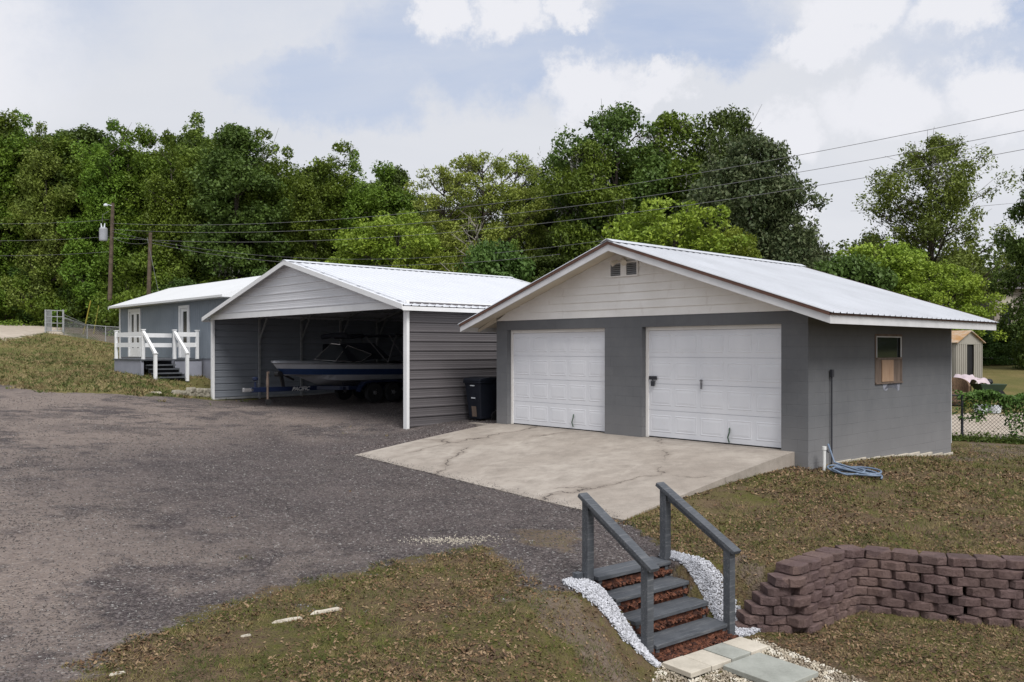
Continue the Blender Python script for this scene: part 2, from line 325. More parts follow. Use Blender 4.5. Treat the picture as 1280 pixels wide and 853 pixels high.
# edge between the upper yard and the sunken lower yard (upper side on its left), with the half width of the bank
EDGE = np.array([(-1.6,-8,.9),(-.4,3,.9),(.35,6.5,.75),(.85,7.95,.55),(1.52,8.94,.45),(2.45,9.5,.25),(2.95,9.32,.05),(3.42,9.75,.04),(3.86,10.12,.04),(4.12,10.14,.04),(4.45,9.98,.04),(4.92,9.72,.04),(5.48,9.60,.04),(6.8,9.38,.04),(12,8.6,.04),(30,5,.04)], float)
def poly_dist(x, y, P, closed=False):
    x = np.asarray(x, float); y = np.asarray(y, float); best = np.full(x.shape, 1e9); sgn = np.zeros(x.shape); wid = np.zeros(x.shape)
    n = len(P); rng = range(n if closed else n - 1)
    for i in rng:
        a = P[i]; b = P[(i + 1) % n]; dx, dy = b[0]-a[0], b[1]-a[1]; l2 = dx*dx+dy*dy
        t = np.clip(((x-a[0])*dx+(y-a[1])*dy)/l2, 0, 1); d = np.hypot(x-a[0]-t*dx, y-a[1]-t*dy)
        s = np.sign(dx*(y-a[1])-dy*(x-a[0])); m = d < best
        best = np.where(m, d, best); sgn = np.where(m, s, sgn)
        if len(a) > 2: wid = np.where(m, a[2]+(b[2]-a[2])*t, wid)
    return best, sgn, wid
def H(x, y): return cap_ground(np.asarray(x, float), np.asarray(y, float), H0(x, y))
def H0(x, y):
    x = np.asarray(x, float); y = np.asarray(y, float)
    u = upper(x, y); d, s, wd = poly_dist(x, y, EDGE); d = d * s
    lo = -1.24 - .03 * np.clip(9 - y, 0, 4)
    t = np.clip((d / np.maximum(wd, .03) + 1) / 2, 0, 1); t = t * t * (3 - 2 * t)
    r = lo + (u - lo) * t
    # gentle unevenness
    return r + .012 * np.sin(x * 2.1 + 1) * np.cos(y * 1.7) + .02 * np.sin(x * .7) * np.sin(y * .55 + 2) * np.clip((y - 2) / 6, 0, 1) * (y < 60)
def h(x, y): return float(H(np.array([x]), np.array([y]))[0])
def cap_ground(x, y, z):
    """the ground is cut down under the steps and under the concrete apron, and meets the apron's edge"""
    c, s = .786, .618; u = (x-.79)*c+(y-8.9)*s; v = -(x-.79)*s+(y-8.9)*c
    m = (u > .03) & (u < 1.16) & (v > -1.02) & (v < .16); z = np.where(m, np.minimum(z, -.86+(v-.1)*.5), z)
    gx = (x-5.025)*.735+(y-14.52)*.678; gy = -(x-5.025)*.678+(y-14.52)*.735
    t = np.clip((gy-.25)/7.72, 0, 1); L = 4.55-.65*t; ze = -.56+.13*t; f = np.clip(-gx/L, 0, 1); az = ze*f**1.15
    ins = (gx < .2) & (gx > -L+.06) & (gy > .3) & (gy < 7.92); z = np.where(ins, np.minimum(z, az-.08), z)
    d = np.maximum(-L-gx, 0); sd = np.maximum(np.maximum(.25-gy, gy-7.97), 0); dd = np.maximum(d, sd*1.0)
    k = np.clip(1-dd/1.0, 0, 1); k = k*k*(3-2*k)*(~ins)*(gx > -L-1.2)*(gx < -.05)*(gy < 8.3)
    tg = az-.015-.24*(1-f)**1.5
    return z+(tg-z)*k
def inside(x, y, P):
    x = np.asarray(x); y = np.asarray(y); c = np.zeros(x.shape, bool); n = len(P)
    for i in range(n):
        x1, y1 = P[i][:2]; x2, y2 = P[(i+1) % n][:2]
        if y1 == y2: continue
        k = (y1 > y) != (y2 > y); c ^= k & (x < (x2-x1)*(y-y1)/(y2-y1)+x1)
    return c
def soft_poly(x, y, P, wd=.3):
    d, _, _ = poly_dist(x, y, [p[:2] for p in P], True); d = np.where(inside(x, y, P), d, -d)
    return np.clip(d / wd * .5 + .5, 0, 1)

GRASS = [([(-3.3,-20),(-3.3,3),(-3.15,6.2),(-3.1,6.85),(-2.9,7.6),(-2.45,8.5),(-1.84,9.0),(-1.2,9.6),(-.35,10.15),(.0,9.4),(.25,8.75),(.6,8.4),(1.3,8.0),(2.2,8.9),(2.5,9.5),(2.95,9.3),(3.9,10.1),(5.5,9.6),(14,8.4),(30,5),(30,-20)], .35),
 ([(1.62,11.15),(4.75,14.45),(9.5,18.7),(9.9,19.2),(12.9,22),(20,20),(30,16),(30,5),(14,8.4),(5.5,9.6),(4.1,10.1),(2.1,9.75),(1.85,10.3)], .2),
 ([(-9.85,29),(-11.2,26.2),(-13.9,25.6),(-17,28.3),(-40,32),(-60,40),(-25,43.4),(-25,46),(-24.6,50),(-15,52),(-5,47),(0,40),(-3,36)], .6),
 ([(11,25),(17,27.5),(40,26),(60,60),(10,60),(8,40),(9,26)], .6)]
DIRT = [([(.0,8.7),(.55,8.45),(.95,8.0),(1.2,7.75),(.9,7.2),(.5,7.6),(.2,7.9)], .5), ([(.0,10.9),(.85,10.9),(.75,9.95),(.2,10.2)], .4), ([(-24.2,52),(-14,54),(-8,60),(-8,75),(-40,75),(-32,60)], 1.0),
 ([(4.9,14.3),(9.6,18.6),(10.3,18.9),(12.2,22.9),(14,21.9),(10,18),(5.1,14.05)], .25), ([(2.3,9.7),(2.7,9.9),(2.75,9.4)], .3)]
PALE = [([(-45,-10),(-45,24),(-12,27),(-6.5,27.5),(-6.2,21),(-8,14.5),(-5,11),(-2.5,9.3),(-3,6),(-3,-10)], 1.8), ([(-9.9,28.8),(-3,20.5),(-4.5,19.5),(-10,25)], 1.0)]
LOT = ([(-80,-40),(-80,30),(-40,34),(-17,28.5),(-13.9,25.8),(-11.4,26),(-9.6,29.5),(-4,36),(4,31),(0,21),(0,19),(1.6,11.2),(1.9,9.9),(1.9,9.2),(1.2,8.6),(.2,8.5),(-2,6),(-2,-40)], .3)
ROAD = [([(-25.3,42.5),(-25,45.8),(-25.5,50),(-33,62),(-60,66),(-90,60),(-90,40),(-45,37)], .8), ([(12,24.3),(13,27.5),(20,27),(34,24),(34,20),(16,22.2)], .5)]

def axis(lo, hi, fine_lo, fine_hi, step, grow=1.12):
    a = list(np.arange(fine_lo, fine_hi + 1e-6, step)); s = step; v = a[-1]
    while v < hi: s *= grow; v += s; a.append(v)
    s = step; v = fine_lo; pre = []
    while v > lo: s *= grow; v -= s; pre.append(v)
    return np.array(pre[::-1] + a)
def link(ob, parent=None):
    COL.objects.link(ob)
    if parent is not None: ob.parent = parent
    return ob
def tag(o, label=None, cat=None, group=None, kind=None):
    if label: o['label'] = label
    if cat: o['category'] = cat
    if group: o['group'] = group
    if kind: o['kind'] = kind
    return o
def mesh_np(name, V, Fq, mats, parent=None, smooth=False):
    """V (n,3), Fq (m,k) index array"""
    me = bpy.data.meshes.new(name); V = np.asarray(V, np.float32); Fq = np.asarray(Fq, np.int32); k = Fq.shape[1]
    me.vertices.add(len(V)); me.vertices.foreach_set('co', V.ravel()); me.loops.add(Fq.size); me.loops.foreach_set('vertex_index', Fq.ravel())
    me.polygons.add(len(Fq)); me.polygons.foreach_set('loop_start', np.arange(0, Fq.size, k, dtype=np.int32)); me.polygons.foreach_set('loop_total', np.full(len(Fq), k, np.int32))
    if smooth: me.polygons.foreach_set('use_smooth', np.ones(len(Fq), bool))
    me.update(calc_edges=True); me.validate()
    for m in (mats if isinstance(mats, (list, tuple)) else [mats]): me.materials.append(m)
    return link(bpy.data.objects.new(name, me), parent)
def build_ground():
    xs = axis(-700, 700, -6.5, 8.5, .065, 1.06); ys = axis(-60, 1400, 4.5, 18, .065, 1.05)
    X, Y = np.meshgrid(xs, ys); Z = H(X, Y)
    n, m = len(xs), len(ys); I = np.arange(n * m).reshape(m, n)
    Fq = np.stack([I[:-1, :-1], I[:-1, 1:], I[1:, 1:], I[1:, :-1]], -1).reshape(-1, 4)
    o = mesh_np('ground', np.stack([X, Y, Z], -1).reshape(-1, 3), Fq, M['ground'], smooth=True)
    g = np.maximum.reduce([soft_poly(X, Y, P, w_) for P, w_ in GRASS]); dirt = np.maximum.reduce([soft_poly(X, Y, P, w_) for P, w_ in DIRT])
    pale = np.maximum.reduce([soft_poly(X, Y, P, w_) for P, w_ in PALE]); lot = soft_poly(X, Y, LOT[0], LOT[1])
    for nm, arr in (('grass', g), ('dirt', dirt), ('pale', pale), ('lot', lot), ('road', np.maximum.reduce([soft_poly(X, Y, P, w_) for P, w_ in ROAD]))):
        a = o.data.attributes.new(nm, 'FLOAT', 'POINT'); a.data.foreach_set('value', arr.astype(np.float32).ravel())
    tag(o, kind='structure'); return o
def ground_mat():
    t = NT('ground', .95, 0, .12)
    big = t.noise(.35, 6, .6, dist=.5); mid = t.noise(1.6, 7, .65); fine = t.noise(9, 6, .7); vf = t.noise(60, 4, .7)
    # gravel lot
    vc = t.vor(42, out='Color'); sp = t.n('ShaderNodeSeparateXYZ'); Lk(t.t, vc, sp.inputs[0]); vd = t.vor(42)
    gv = t.mix(t.ramp(mid, .35, .65), (.052, .043, .044), (.100, .083, .081))
    gv = t.mix(t.ramp(sp.outputs[0], .35, 1, 0, .75), gv, (.20, .175, .17))
    gv = t.mix(t.ramp(sp.outputs[1], .965, .98), gv, (.27, .26, .25))
    gv = t.mix(t.ramp(sp.outputs[2], .8, .85, 0, .7), gv, (.035, .032, .034))
    palef = t.math('MULTIPLY', t.ramp(t.math('ADD', big, t.math('MULTIPLY', t.math('SUBTRACT', mid, .5), 1.1)), .36, .54), t.attr('pale'), clamp=True)
    rut = t.noise(.5, 6, .6, dist=1.2, stretch=(.22, 1, 1)); palef = t.math('MAXIMUM', palef, t.math('MULTIPLY', t.ramp(rut, .52, .66, 0, .75), t.math('ADD', t.attr('pale'), .12)), clamp=True)
    dustc = t.mix(t.ramp(fine, .3, .7), (.20, .16, .138), (.33, .275, .24))
    gv = t.mix(t.math('MULTIPLY', palef, t.ramp(sp.outputs[0], 0, 1, .9, .4)), gv, dustc)
    # lawn
    gn = t.noise(.9, 7, .7, dist=.4)
    soil = t.mix(t.ramp(fine, .3, .7), (.075, .052, .034), (.165, .118, .074))
    green = t.mix(t.ramp(vf, .35, .7), (.050, .054, .014), (.125, .120, .034))
    lawn = t.mix(t.ramp(t.math('ADD', gn, t.math('MULTIPLY', t.math('SUBTRACT', fine, .5), .5)), .43, .63), soil, green)
    lawn = t.mix(t.ramp(t.noise(.45, 5, .6), .5, .72, 0, .6), lawn, (.17, .13, .07))
    py = t.n('ShaderNodeSeparateXYZ'); Lk(t.t, t.pos, py.inputs[0])
    dry = t.mix(t.ramp(big, .35, .65), (.11, .115, .036), (.20, .16, .068)); dry = t.mix(t.ramp(fine, .4, .75, 0, .45), dry, (.10, .085, .04))
    lawn = t.mix(t.ramp(py.outputs[1], 21, 25), lawn, dry)
    # bare earth
    earth = t.mix(t.ramp(mid, .35, .65), (.10, .075, .06), (.185, .145, .115))
    road = t.mix(t.ramp(mid, .3, .7), (.40, .34, .28), (.5, .44, .37))
    far = t.mix(t.ramp(big, .3, .7), (.05, .06, .02), (.10, .10, .035))
    edge = t.math('MULTIPLY', t.math('SUBTRACT', t.noise(2.2, 7, .75), .5), 1.6)
    fz = lambda a: t.ramp(t.math('ADD', t.attr(a), edge), .42, .58)
    c = t.mix(fz('lot'), t.mix(t.ramp(py.outputs[1], 24, 30), lawn, far), gv)
    c = t.mix(fz('grass'), c, lawn)
    c = t.mix(fz('dirt'), c, t.mix(t.ramp(fine, .45, .6, 0, .5), earth, lawn))
    c = t.mix(fz('road'), c, road); t.col(c)
    hh = t.math('ADD', t.math('MULTIPLY', vd, -1.0), t.math('MULTIPLY', vf, .6)); t.bump(t.math('ADD', hh, fine), .7, .03)
    return t.m
M['ground'] = ground_mat()
build_ground()

# ------------------------------------------------------------------ mesh builder
class MB:
    def __init__(s): s.v = []; s.f = []; s.mi = []; s.cur = 0
    def add(s, vs, fs):
        k = len(s.v); s.v += [tuple(v) for v in vs]; s.f += [tuple(i + k for i in f) for f in fs]; s.mi += [s.cur] * len(fs)
    def box(s, a, b, mat=None):
        x0, y0, z0 = [min(p, q) for p, q in zip(a, b)]; x1, y1, z1 = [max(p, q) for p, q in zip(a, b)]
        vs = [(x0,y0,z0),(x1,y0,z0),(x1,y1,z0),(x0,y1,z0),(x0,y0,z1),(x1,y0,z1),(x1,y1,z1),(x0,y1,z1)]
        if mat: vs = [mat @ Vector(v) for v in vs]
        s.add(vs, [(0,3,2,1),(4,5,6,7),(0,1,5,4),(1,2,6,5),(2,3,7,6),(3,0,4,7)])
    def beam(s, p, q, wx, wz, up=(0,0,1), cap=True):
        """rectangular bar between two points"""
        p, q, up = Vector(p), Vector(q), Vector(up); d = (q - p).normalized(); r = d.cross(up)
        if r.length < 1e-4: r = d.cross(Vector((0,1,0)))
        r.normalize(); u = r.cross(d).normalized(); c = []
        for e in (p, q):
            for (i, j) in ((-1,-1),(1,-1),(1,1),(-1,1)): c.append(e + r * i * wx / 2 + u * j * wz / 2)
        s.add(c, [(0,1,2,3),(7,6,5,4),(0,4,5,1),(1,5,6,2),(2,6,7,3),(3,7,4,0)])
    def tube(s, pts, rad, n=8, cap=True):
        pts = [Vector(p) for p in pts]; rads = rad if isinstance(rad, (list, tuple)) else [rad] * len(pts)
        rings = []; pr = None
        for i, p in enumerate(pts):
            d = (pts[min(i+1, len(pts)-1)] - pts[max(i-1, 0)]); d = d.normalized() if d.length > 1e-9 else Vector((0,0,1))
            if pr is None:
                pr = d.orthogonal().normalized()
            else:
                pr = (pr - d * pr.dot(d)); pr = pr.normalized() if pr.length > 1e-6 else d.orthogonal().normalized()
            b = d.cross(pr); rings.append([p + (pr * math.cos(2*math.pi*k/n) + b * math.sin(2*math.pi*k/n)) * rads[i] for k in range(n)])
        vs = [v for r in rings for v in r]; fs = []
        for i in range(len(pts) - 1):
            for k in range(n): a = i*n+k; b2 = i*n+(k+1) % n; fs.append((a, b2, b2+n, a+n))
        if cap: fs.append(tuple(range(n))[::-1]); fs.append(tuple(range((len(pts)-1)*n, len(pts)*n)))
        s.add(vs, fs)
    def prism(s, poly, a, b, axis='y'):
        """polygon in the plane across an axis, pushed from a to b"""
        def P(u, v, t): return {'x': (t, u, v), 'y': (u, t, v), 'z': (u, v, t)}[axis]
        n = len(poly); vs = [P(u, v, a) for u, v in poly] + [P(u, v, b) for u, v in poly]
        s.add(vs, [tuple(range(n)), tuple(range(2*n-1, n-1, -1))] + [(i, i+n, (i+1) % n + n, (i+1) % n) for i in range(n)])
    def lathe(s, prof, c=(0,0,0), n=20, axis='z'):
        vs = []; fs = []
        for r, z in prof:
            for k in range(n):
                t = 2*math.pi*k/n; a, b = r*math.cos(t), r*math.sin(t)
                v = {'z': (a, b, z), 'y': (a, z, b), 'x': (z, a, b)}[axis]; vs.append((v[0]+c[0], v[1]+c[1], v[2]+c[2]))
        for i in range(len(prof)-1):
            for k in range(n): a = i*n+k; b = i*n+(k+1) % n; fs.append((a, b, b+n, a+n))
        fs.append(tuple(range(n))[::-1]); fs.append(tuple(range((len(prof)-1)*n, len(prof)*n))); s.add(vs, fs)
    def panel(s, O, U, V_, prof, length, thick=.003):
        """ribbed sheet: prof = list of (distance along U, height along normal); extruded by length along V"""
        O, U, V_ = Vector(O), Vector(U).normalized(), Vector(V_).normalized(); Nn = U.cross(V_); n = len(prof)
        A = [O + U * u + Nn * d for u, d in prof]; vs = A + [a + V_ * length for a in A]
        s.add(vs, [(i, i+1, i+1+n, i+n) for i in range(n-1)])
    def make(s, name, mat, parent=None, smooth=False, bevel=0, fixn=True):
        me = bpy.data.meshes.new(name); me.from_pydata([tuple(v) for v in s.v], [], s.f)
        for m in (mat if isinstance(mat, (list, tuple)) else [mat]): me.materials.append(m)
        if any(s.mi): me.polygons.foreach_set('material_index', s.mi)
        if smooth: me.polygons.foreach_set('use_smooth', [True] * len(s.f))
        me.update()
        if fixn:
            import bmesh
            bm = bmesh.new(); bm.from_mesh(me); bmesh.ops.recalc_face_normals(bm, faces=bm.faces[:]); bm.to_mesh(me); bm.free()
        o = link(bpy.data.objects.new(name, me), parent)
        if bevel:
            md = o.modifiers.new('bevel', 'BEVEL'); md.width = bevel; md.segments = 2; md.limit_method = 'ANGLE'
        return o
def empty(name, loc=(0,0,0), rz=0, **kw):
    o = bpy.data.objects.new(name, None); o.location = loc; o.rotation_euler = (0, 0, rz); o.empty_display_size = .3; link(o); tag(o, **kw); return o
def ribprof(total, pitch, rw, hgt, start=.0, minor=True):
    p = [(0, 0)]; u = start
    while u + rw < total:
        if u > 0: p += [(u, 0)]
        p += [(u + rw*.25, hgt), (u + rw*.75, hgt), (u + rw, 0)]
        if minor:
            for q in (.4, .7):
                uu = u + rw + (pitch-rw)*q
                if uu + .02 < total: p += [(uu, 0), (uu+.008, hgt*.22), (uu+.02, 0)]
        u += pitch
    p = sorted(set(p)); p.append((total, 0)); return p
def clipgable(prof_pts): pass

# ================================================================== GARAGE
GR = math.atan2(.678, .735); GC = Vector((5.025, 14.52, 0))
garage = empty('garage', GC, GR, label='low grey block garage with two white overhead doors and a white metal roof', cat='garage')
def Gw(x, y, z=0):
    c, s = math.cos(GR), math.sin(GR); return Vector((GC.x + x*c - y*s, GC.y + x*s + y*c, z))
GWD, GDP, GH = 7.95, 6.26, 2.42
SL = 1/3.0
D1 = (7.95-2.95-1.9-1.2+.0, 0)  # placeholder
def front_y(px, depth=0.0):     # local y of a picture column on the front plane
    r = (px - 640) / 1070.0; o = Gw(depth, 0); d = Vector((-math.sin(GR), math.cos(GR)))
    return (o.x - r * o.y) / (r * d.y - d.x)
dA = (front_y(762.6, .17), front_y(640.5, .17)); dB = (front_y(982.9, .17), front_y(809, .17))
HD = 2.2
m = MB()
T = .2
B = -.75
# front wall in pieces round the two door openings
m.box((0, 0, B), (T, dB[0], GH)); m.box((0, dB[1], B), (T, dA[0], GH)); m.box((0, dA[1], B), (T, GWD, GH))
m.box((0, dB[0], HD), (T, dB[1], GH)); m.box((0, dA[0], HD), (T, dA[1], GH))
m.box((0, dB[0], B), (T, dB[1], -.004)); m.box((0, dA[0], B), (T, dA[1], -.004))
# side wall with window opening
WX0, WX1, WZ0, WZ1 = 2.52, 3.72, 1.12, 2.05
m.box((T, 0, -.95), (WX0, T, GH)); m.box((WX1, 0, -.95), (GDP-T, T, GH)); m.box((WX0, 0, -.95), (WX1, T, WZ0)); m.box((WX0, 0, WZ1), (WX1, T, GH))
m.box((T, GWD-T, B), (GDP-T, GWD, GH)); m.box((GDP-T, 0, -.95), (GDP, GWD, GH))
wall = m.make('wall', M['block'], garage)
m = MB(); m.box((T, T, -.1), (GDP-T, GWD-T, -.012)); m.make('floor_slab', M['concrete_dark'], garage)
# thin uneven footing showing along the side wall
m = MB()
for i in range(9):
    x = .9 + i*.6; z = h(*Gw(x, -.06)[:2]); wv = RND.uniform(.02, .09); m.prism([(x, -wv), (x+.62, -wv*RND.uniform(.6, 1.3)), (x+.62, -.002), (x, -.002)], z-.15, z+RND.uniform(.02, .05), 'z')
m.make('footing', M['paver'], garage, bevel=.01)
m = MB(); m.box((-.03, -.03, -.45), (.5, .0-.003, -.2)); m.box((-.06, .003, -.6), (-.003, .45, -.22)); 
# gable walls of clapboard (lapped boards with real steps)
rz0 = 1.76 + 2.112 - .2      # underside of ridge at the gable
def gable(xf, sgn, name):
    mm = MB(); z = GH + .003; bh = .165; zt = GH + .07 + (GWD/2) * SL
    while z < zt - .02:
        z1 = min(z + bh, zt); i0 = max(0, (z - GH - .072) / SL); i1 = max(0, (z1 - GH - .072) / SL)
        y0a, y0b = i0, GWD - i0; y1a, y1b = i1, GWD - i1
        if y1a > GWD/2: y1a = y1b = GWD/2
        a, b = xf - sgn * .036, xf - sgn * .006
        vs = [(a, y0a, z), (a, y0b, z), (b, y1b, z1), (b, y1a, z1), (xf, y0a, z), (xf, y0b, z), (xf, y1b, z1), (xf, y1a, z1)]
        mm.add(vs, [(0,1,2,3), (0,4,5,1), (4,7,6,5), (0,3,7,4), (1,5,6,2), (3,2,6,7)]); z = z1
    return mm.make(name, M['clapboard'], garage)
gw = gable(0.03, 1, 'gable_siding'); gable(GDP-.03, -1, 'gable_siding')
# roof: ribbed sheets with slope 4:12
OV, OH = .68, .566; OB = .70
ridge_z = 1.76 + 2.15; eave_z = ridge_z - (GWD/2 + OV) * SL
for side in (0, 1):
    mm = MB(); L = GDP + OH + OB; sl = math.hypot(GWD/2 + OV, (GWD/2 + OV) * SL) + .06
    sy = -1 if side == 0 else 1; V_ = Vector((0, sy, -SL)).normalized()
    if side == 0: mm.panel((-OH-.03, GWD/2, ridge_z), (1, 0, 0), V_, [(u, -d) for u, d in ribprof(L+.06, .2286, .045, .02, .0)], sl)
    else: mm.panel((-OH-.03, GWD/2, ridge_z), (1, 0, 0), V_, ribprof(L+.06, .2286, .045, .02, .0), sl)
    r = mm.make('roof_sheet', M['roof_garage'], garage, fixn=False)
    # decking under the sheet: soffit
    mm = MB(); y0, y1 = (-OV+.03, GWD/2) if side == 0 else (GWD/2, GWD+OV-.03)
    ze = eave_z + .01; zr = ridge_z
    if side == 0: mm.prism([(y0, ze-.05), (y1, zr-.05), (y1, zr-.09), (y0, ze-.09)], -OH+.03, GDP+OB-.03, 'x')
    else: mm.prism([(y0, zr-.05), (y1, ze-.05), (y1, ze-.09), (y0, zr-.09)], -OH+.03, GDP+OB-.03, 'x')
    mm.make('soffit', M['beige_soffit'], garage)
for xx in (-OH, GDP+OB-.028):
    for side in (0, 1):
        ye = -OV if side == 0 else GWD+OV
        mm = MB(); mm.prism([(ye, eave_z-.045), (GWD/2, ridge_z-.045), (GWD/2, ridge_z-.19), (ye, eave_z-.19)], xx, xx+.028, 'x'); mm.make('rake_board', M['white_trim'], garage)
        mm = MB(); mm.prism([(ye, eave_z+.012), (GWD/2, ridge_z+.012), (GWD/2, ridge_z-.06), (ye, eave_z-.06)], xx-.024 if xx < 0 else xx+.03, xx-.003 if xx < 0 else xx+.05, 'x'); mm.make('drip_edge', M['brown_trim'], garage)
for side in (0, 1):
    y0, y1 = (-OV, -OV+.025) if side == 0 else (GWD+OV-.025, GWD+OV)
    mm = MB(); mm.box((-OH+.03, y0, eave_z-.19), (GDP+OB-.03, y1, eave_z-.03)); mm.make('eave_board', M['white_trim'], garage)
    y0, y1 = (-OV-.02, -OV-.003) if side == 0 else (GWD+OV+.003, GWD+OV+.02)
    mm = MB(); mm.box((-OH, y0, eave_z-.05), (GDP+OB, y1, eave_z-.006)); mm.make('drip_edge', M['brown_trim'], garage)
# boxed end of the eave beside the front corner
mm = MB(); mm.prism([(-.65, eave_z-.13), (-.003, GH+.1), (-.003, GH-.02), (-.65, eave_z-.19)], -.02, .0, 'x'); mm.make('eave_return', M['beige_soffit'], garage)
mm = MB(); mm.prism([(GWD+.65, eave_z-.13), (GWD+.003, GH+.1), (GWD+.003, GH-.02), (GWD+.65, eave_z-.19)], -.02, .0, 'x'); mm.make('eave_return', M['beige_soffit'], garage)
def ridge_cap(parent, x0, x1, yc, z, sl, mat, ends=True):
    mm = MB(); wd = .16; n = int((x1-x0)/.2286)
    mm.prism([(yc-wd, z-wd*sl+.025), (yc-.02, z+.035), (yc+.02, z+.035), (yc+wd, z-wd*sl+.025), (yc+wd, z-wd*sl+.018), (yc, z+.022), (yc-wd, z-wd*sl+.018)], x0, x1, 'x')
    return mm.make('ridge_cap', mat, parent)
ridge_cap(garage, -OH-.05, GDP+OB+.05, GWD/2, ridge_z+.012, SL, M['roof_garage'])
# overhead doors
def overhead_door(y0, y1, nm):
    fr = MB(); x0 = .125
    fr.box((x0, y0, -.002), (x0+.05, y0+.035, HD)); fr.box((x0, y1-.06, -.002), (x0+.05, y1, HD)); fr.box((x0, y0+.035, HD-.07), (x0+.05, y1-.06, HD))
    d = MB(); a, b = y0+.036, y1-.061; top = HD-.071; sh = (top-.02)/4; xf = x0+.02; N5 = 5; pw = (b-a)/N5
    for r in range(4):
        z0 = .02 + r*sh; z1 = z0 + sh - .008
        d.box((xf+.006, a, z0), (xf+.04, b, z1))
        d.box((xf+.02, a, z1), (xf+.03, b, z1+.008))
        for c in range(N5):
            p0, p1 = a+c*pw+.075, a+(c+1)*pw-.075; q0, q1 = z0+.12, z1-.12
            # sunk ring with a raised field
            bx = [(xf+.006, p0-.03, q0-.03), (xf+.006, p1+.03, q0-.03), (xf+.006, p1+.03, q1+.03), (xf+.006, p0-.03, q1+.03)]
            m1 = [(xf-.0005, p0-.015, q0-.015), (xf-.0005, p1+.015, q0-.015), (xf-.0005, p1+.015, q1+.015), (xf-.0005, p0-.015, q1+.015)]
            m2 = [(xf+.004, p0, q0), (xf+.004, p1, q0), (xf+.004, p1, q1), (xf+.004, p0, q1)]
            fld = [(xf-.001, p0+.04, q0+.04), (xf-.001, p1-.04, q0+.04), (xf-.001, p1-.04, q1-.04), (xf-.001, p0+.04, q1-.04)]
            vs = bx+m1+m2+fld; fs = []
            for k in range(3):
                for i in range(4): j = (i+1) % 4; fs.append((k*4+i, k*4+j, k*4+4+j, k*4+4+i))
            fs.append((12, 13, 14, 15)); d.add(vs, fs)
    door = d.make('overhead_door', M['door_white'], garage); 
    fr.make('door_frame', M['clapboard'], garage)
    sm = MB(); sm.box((xf+.008, a, -.001), (xf+.03, b, .019)); sm.make('weather_strip', M['rubber'], door)
    return door, xf
doorL, xf = overhead_door(dA[0], dA[1], 'l'); doorR, _ = overhead_door(dB[0], dB[1], 'r')
def pull_rope(door, y, z):
    m = MB(); m.tube([(xf-.008, y, z+.27), (xf-.04, y-.02, z+.2), (xf-.045, y+.015, z+.1), (xf-.02, y, z)], .014, 6); m.make('pull_rope', M['rope'], door)
pull_rope(doorL, front_y(717, .14), .06); pull_rope(doorR, front_y(912, .14), .03)
m = MB(); yl = front_y(877, .14); m.box((xf-.04, yl-.012, 1.0), (xf-.005, yl+.012, 1.13)); m.tube([(xf-.045, yl, 1.16), (xf-.005, yl, 1.16)], .022, 10); m.make('handle', M['steel'], doorR, bevel=.004)
m = MB(); yl = front_y(817, .14); m.box((xf-.04, yl-.09, 1.15), (xf-.012, yl+.09, 1.22)); m.box((xf-.06, yl-.04, 1.02), (xf-.02, yl+.03, 1.12)); m.tube([(xf-.04, yl-.02, 1.12), (xf-.045, yl-.005, 1.17), (xf-.04, yl+.01, 1.12)], .008, 6); m.make('padlock', M['conduit'], doorR, bevel=.005)
# louvred gable vent, security light above
vy0, vy1 = front_y(798, -.0), front_y(763, -.0); vz0, vz1 = 1.76 + (436.5-344.5)*Gw(0, vy0).y/1070, 1.76 + (436.5-326)*Gw(0, vy0).y/1070
vent = MB(); fw = .025
mid = (vy0+vy1)/2
for a, b in ((vy0, mid-.05), (mid+.05, vy1)):
    vent.box((-.03, a, vz0), (.0, a+fw, vz1)); vent.box((-.03, b-fw, vz0), (.0, b, vz1)); vent.box((-.03, a+fw, vz1-fw), (.0, b-fw, vz1)); vent.box((-.03, a+fw, vz0), (.0, b-fw, vz0+fw))
vent.box((-.035, mid-.05, vz0), (0, mid+.05, vz1))
vo = vent.make('gable_vent', M['clapboard'], garage)
vb = MB(); vb.box((-.006, vy0+fw, vz0+fw), (.004, vy1-fw, vz1-fw)); vb.make('vent_screen', M['black'], vo)
vl = MB()
for a, b in ((vy0+fw, mid-.05), (mid+.05, vy1-fw)):
    for k in range(6):
        z = vz0+.04+k*(vz1-vz0-.06)/6; vl.add([(-.025, a, z), (-.025, b, z), (-.008, b, z+.03), (-.008, a, z+.03)], [(0,1,2,3)])
vl.make('louvre', M['galv'], vo, fixn=False)
fl = empty('security_light', Gw(-.03, mid, vz1+.03), GR, label='cream twin-head security light above the gable vent of the grey garage', cat='security light')
m = MB(); m.lathe([(.001, -.03), (.05, -.03), (.06, .0), (.001, .0)], (0, 0, 0), 12, 'x'); m.make('mount', M['beige_soffit'], fl)
for sgn in (-1, 1):
    m = MB(); m.tube([(-.03, 0, 0), (-.06, sgn*.06, -.02), (-.09, sgn*.1, -.03)], .012, 6); m.make('arm', M['beige_soffit'], fl)
    m = MB(); m.tube([(-.07, sgn*.09, -.0), (-.1, sgn*.11, -.03), (-.16, sgn*.15, -.06), (-.18, sgn*.165, -.07)], [.025, .035, .06, .062], 12); m.make('lamp_head', M['beige_soffit'], fl)
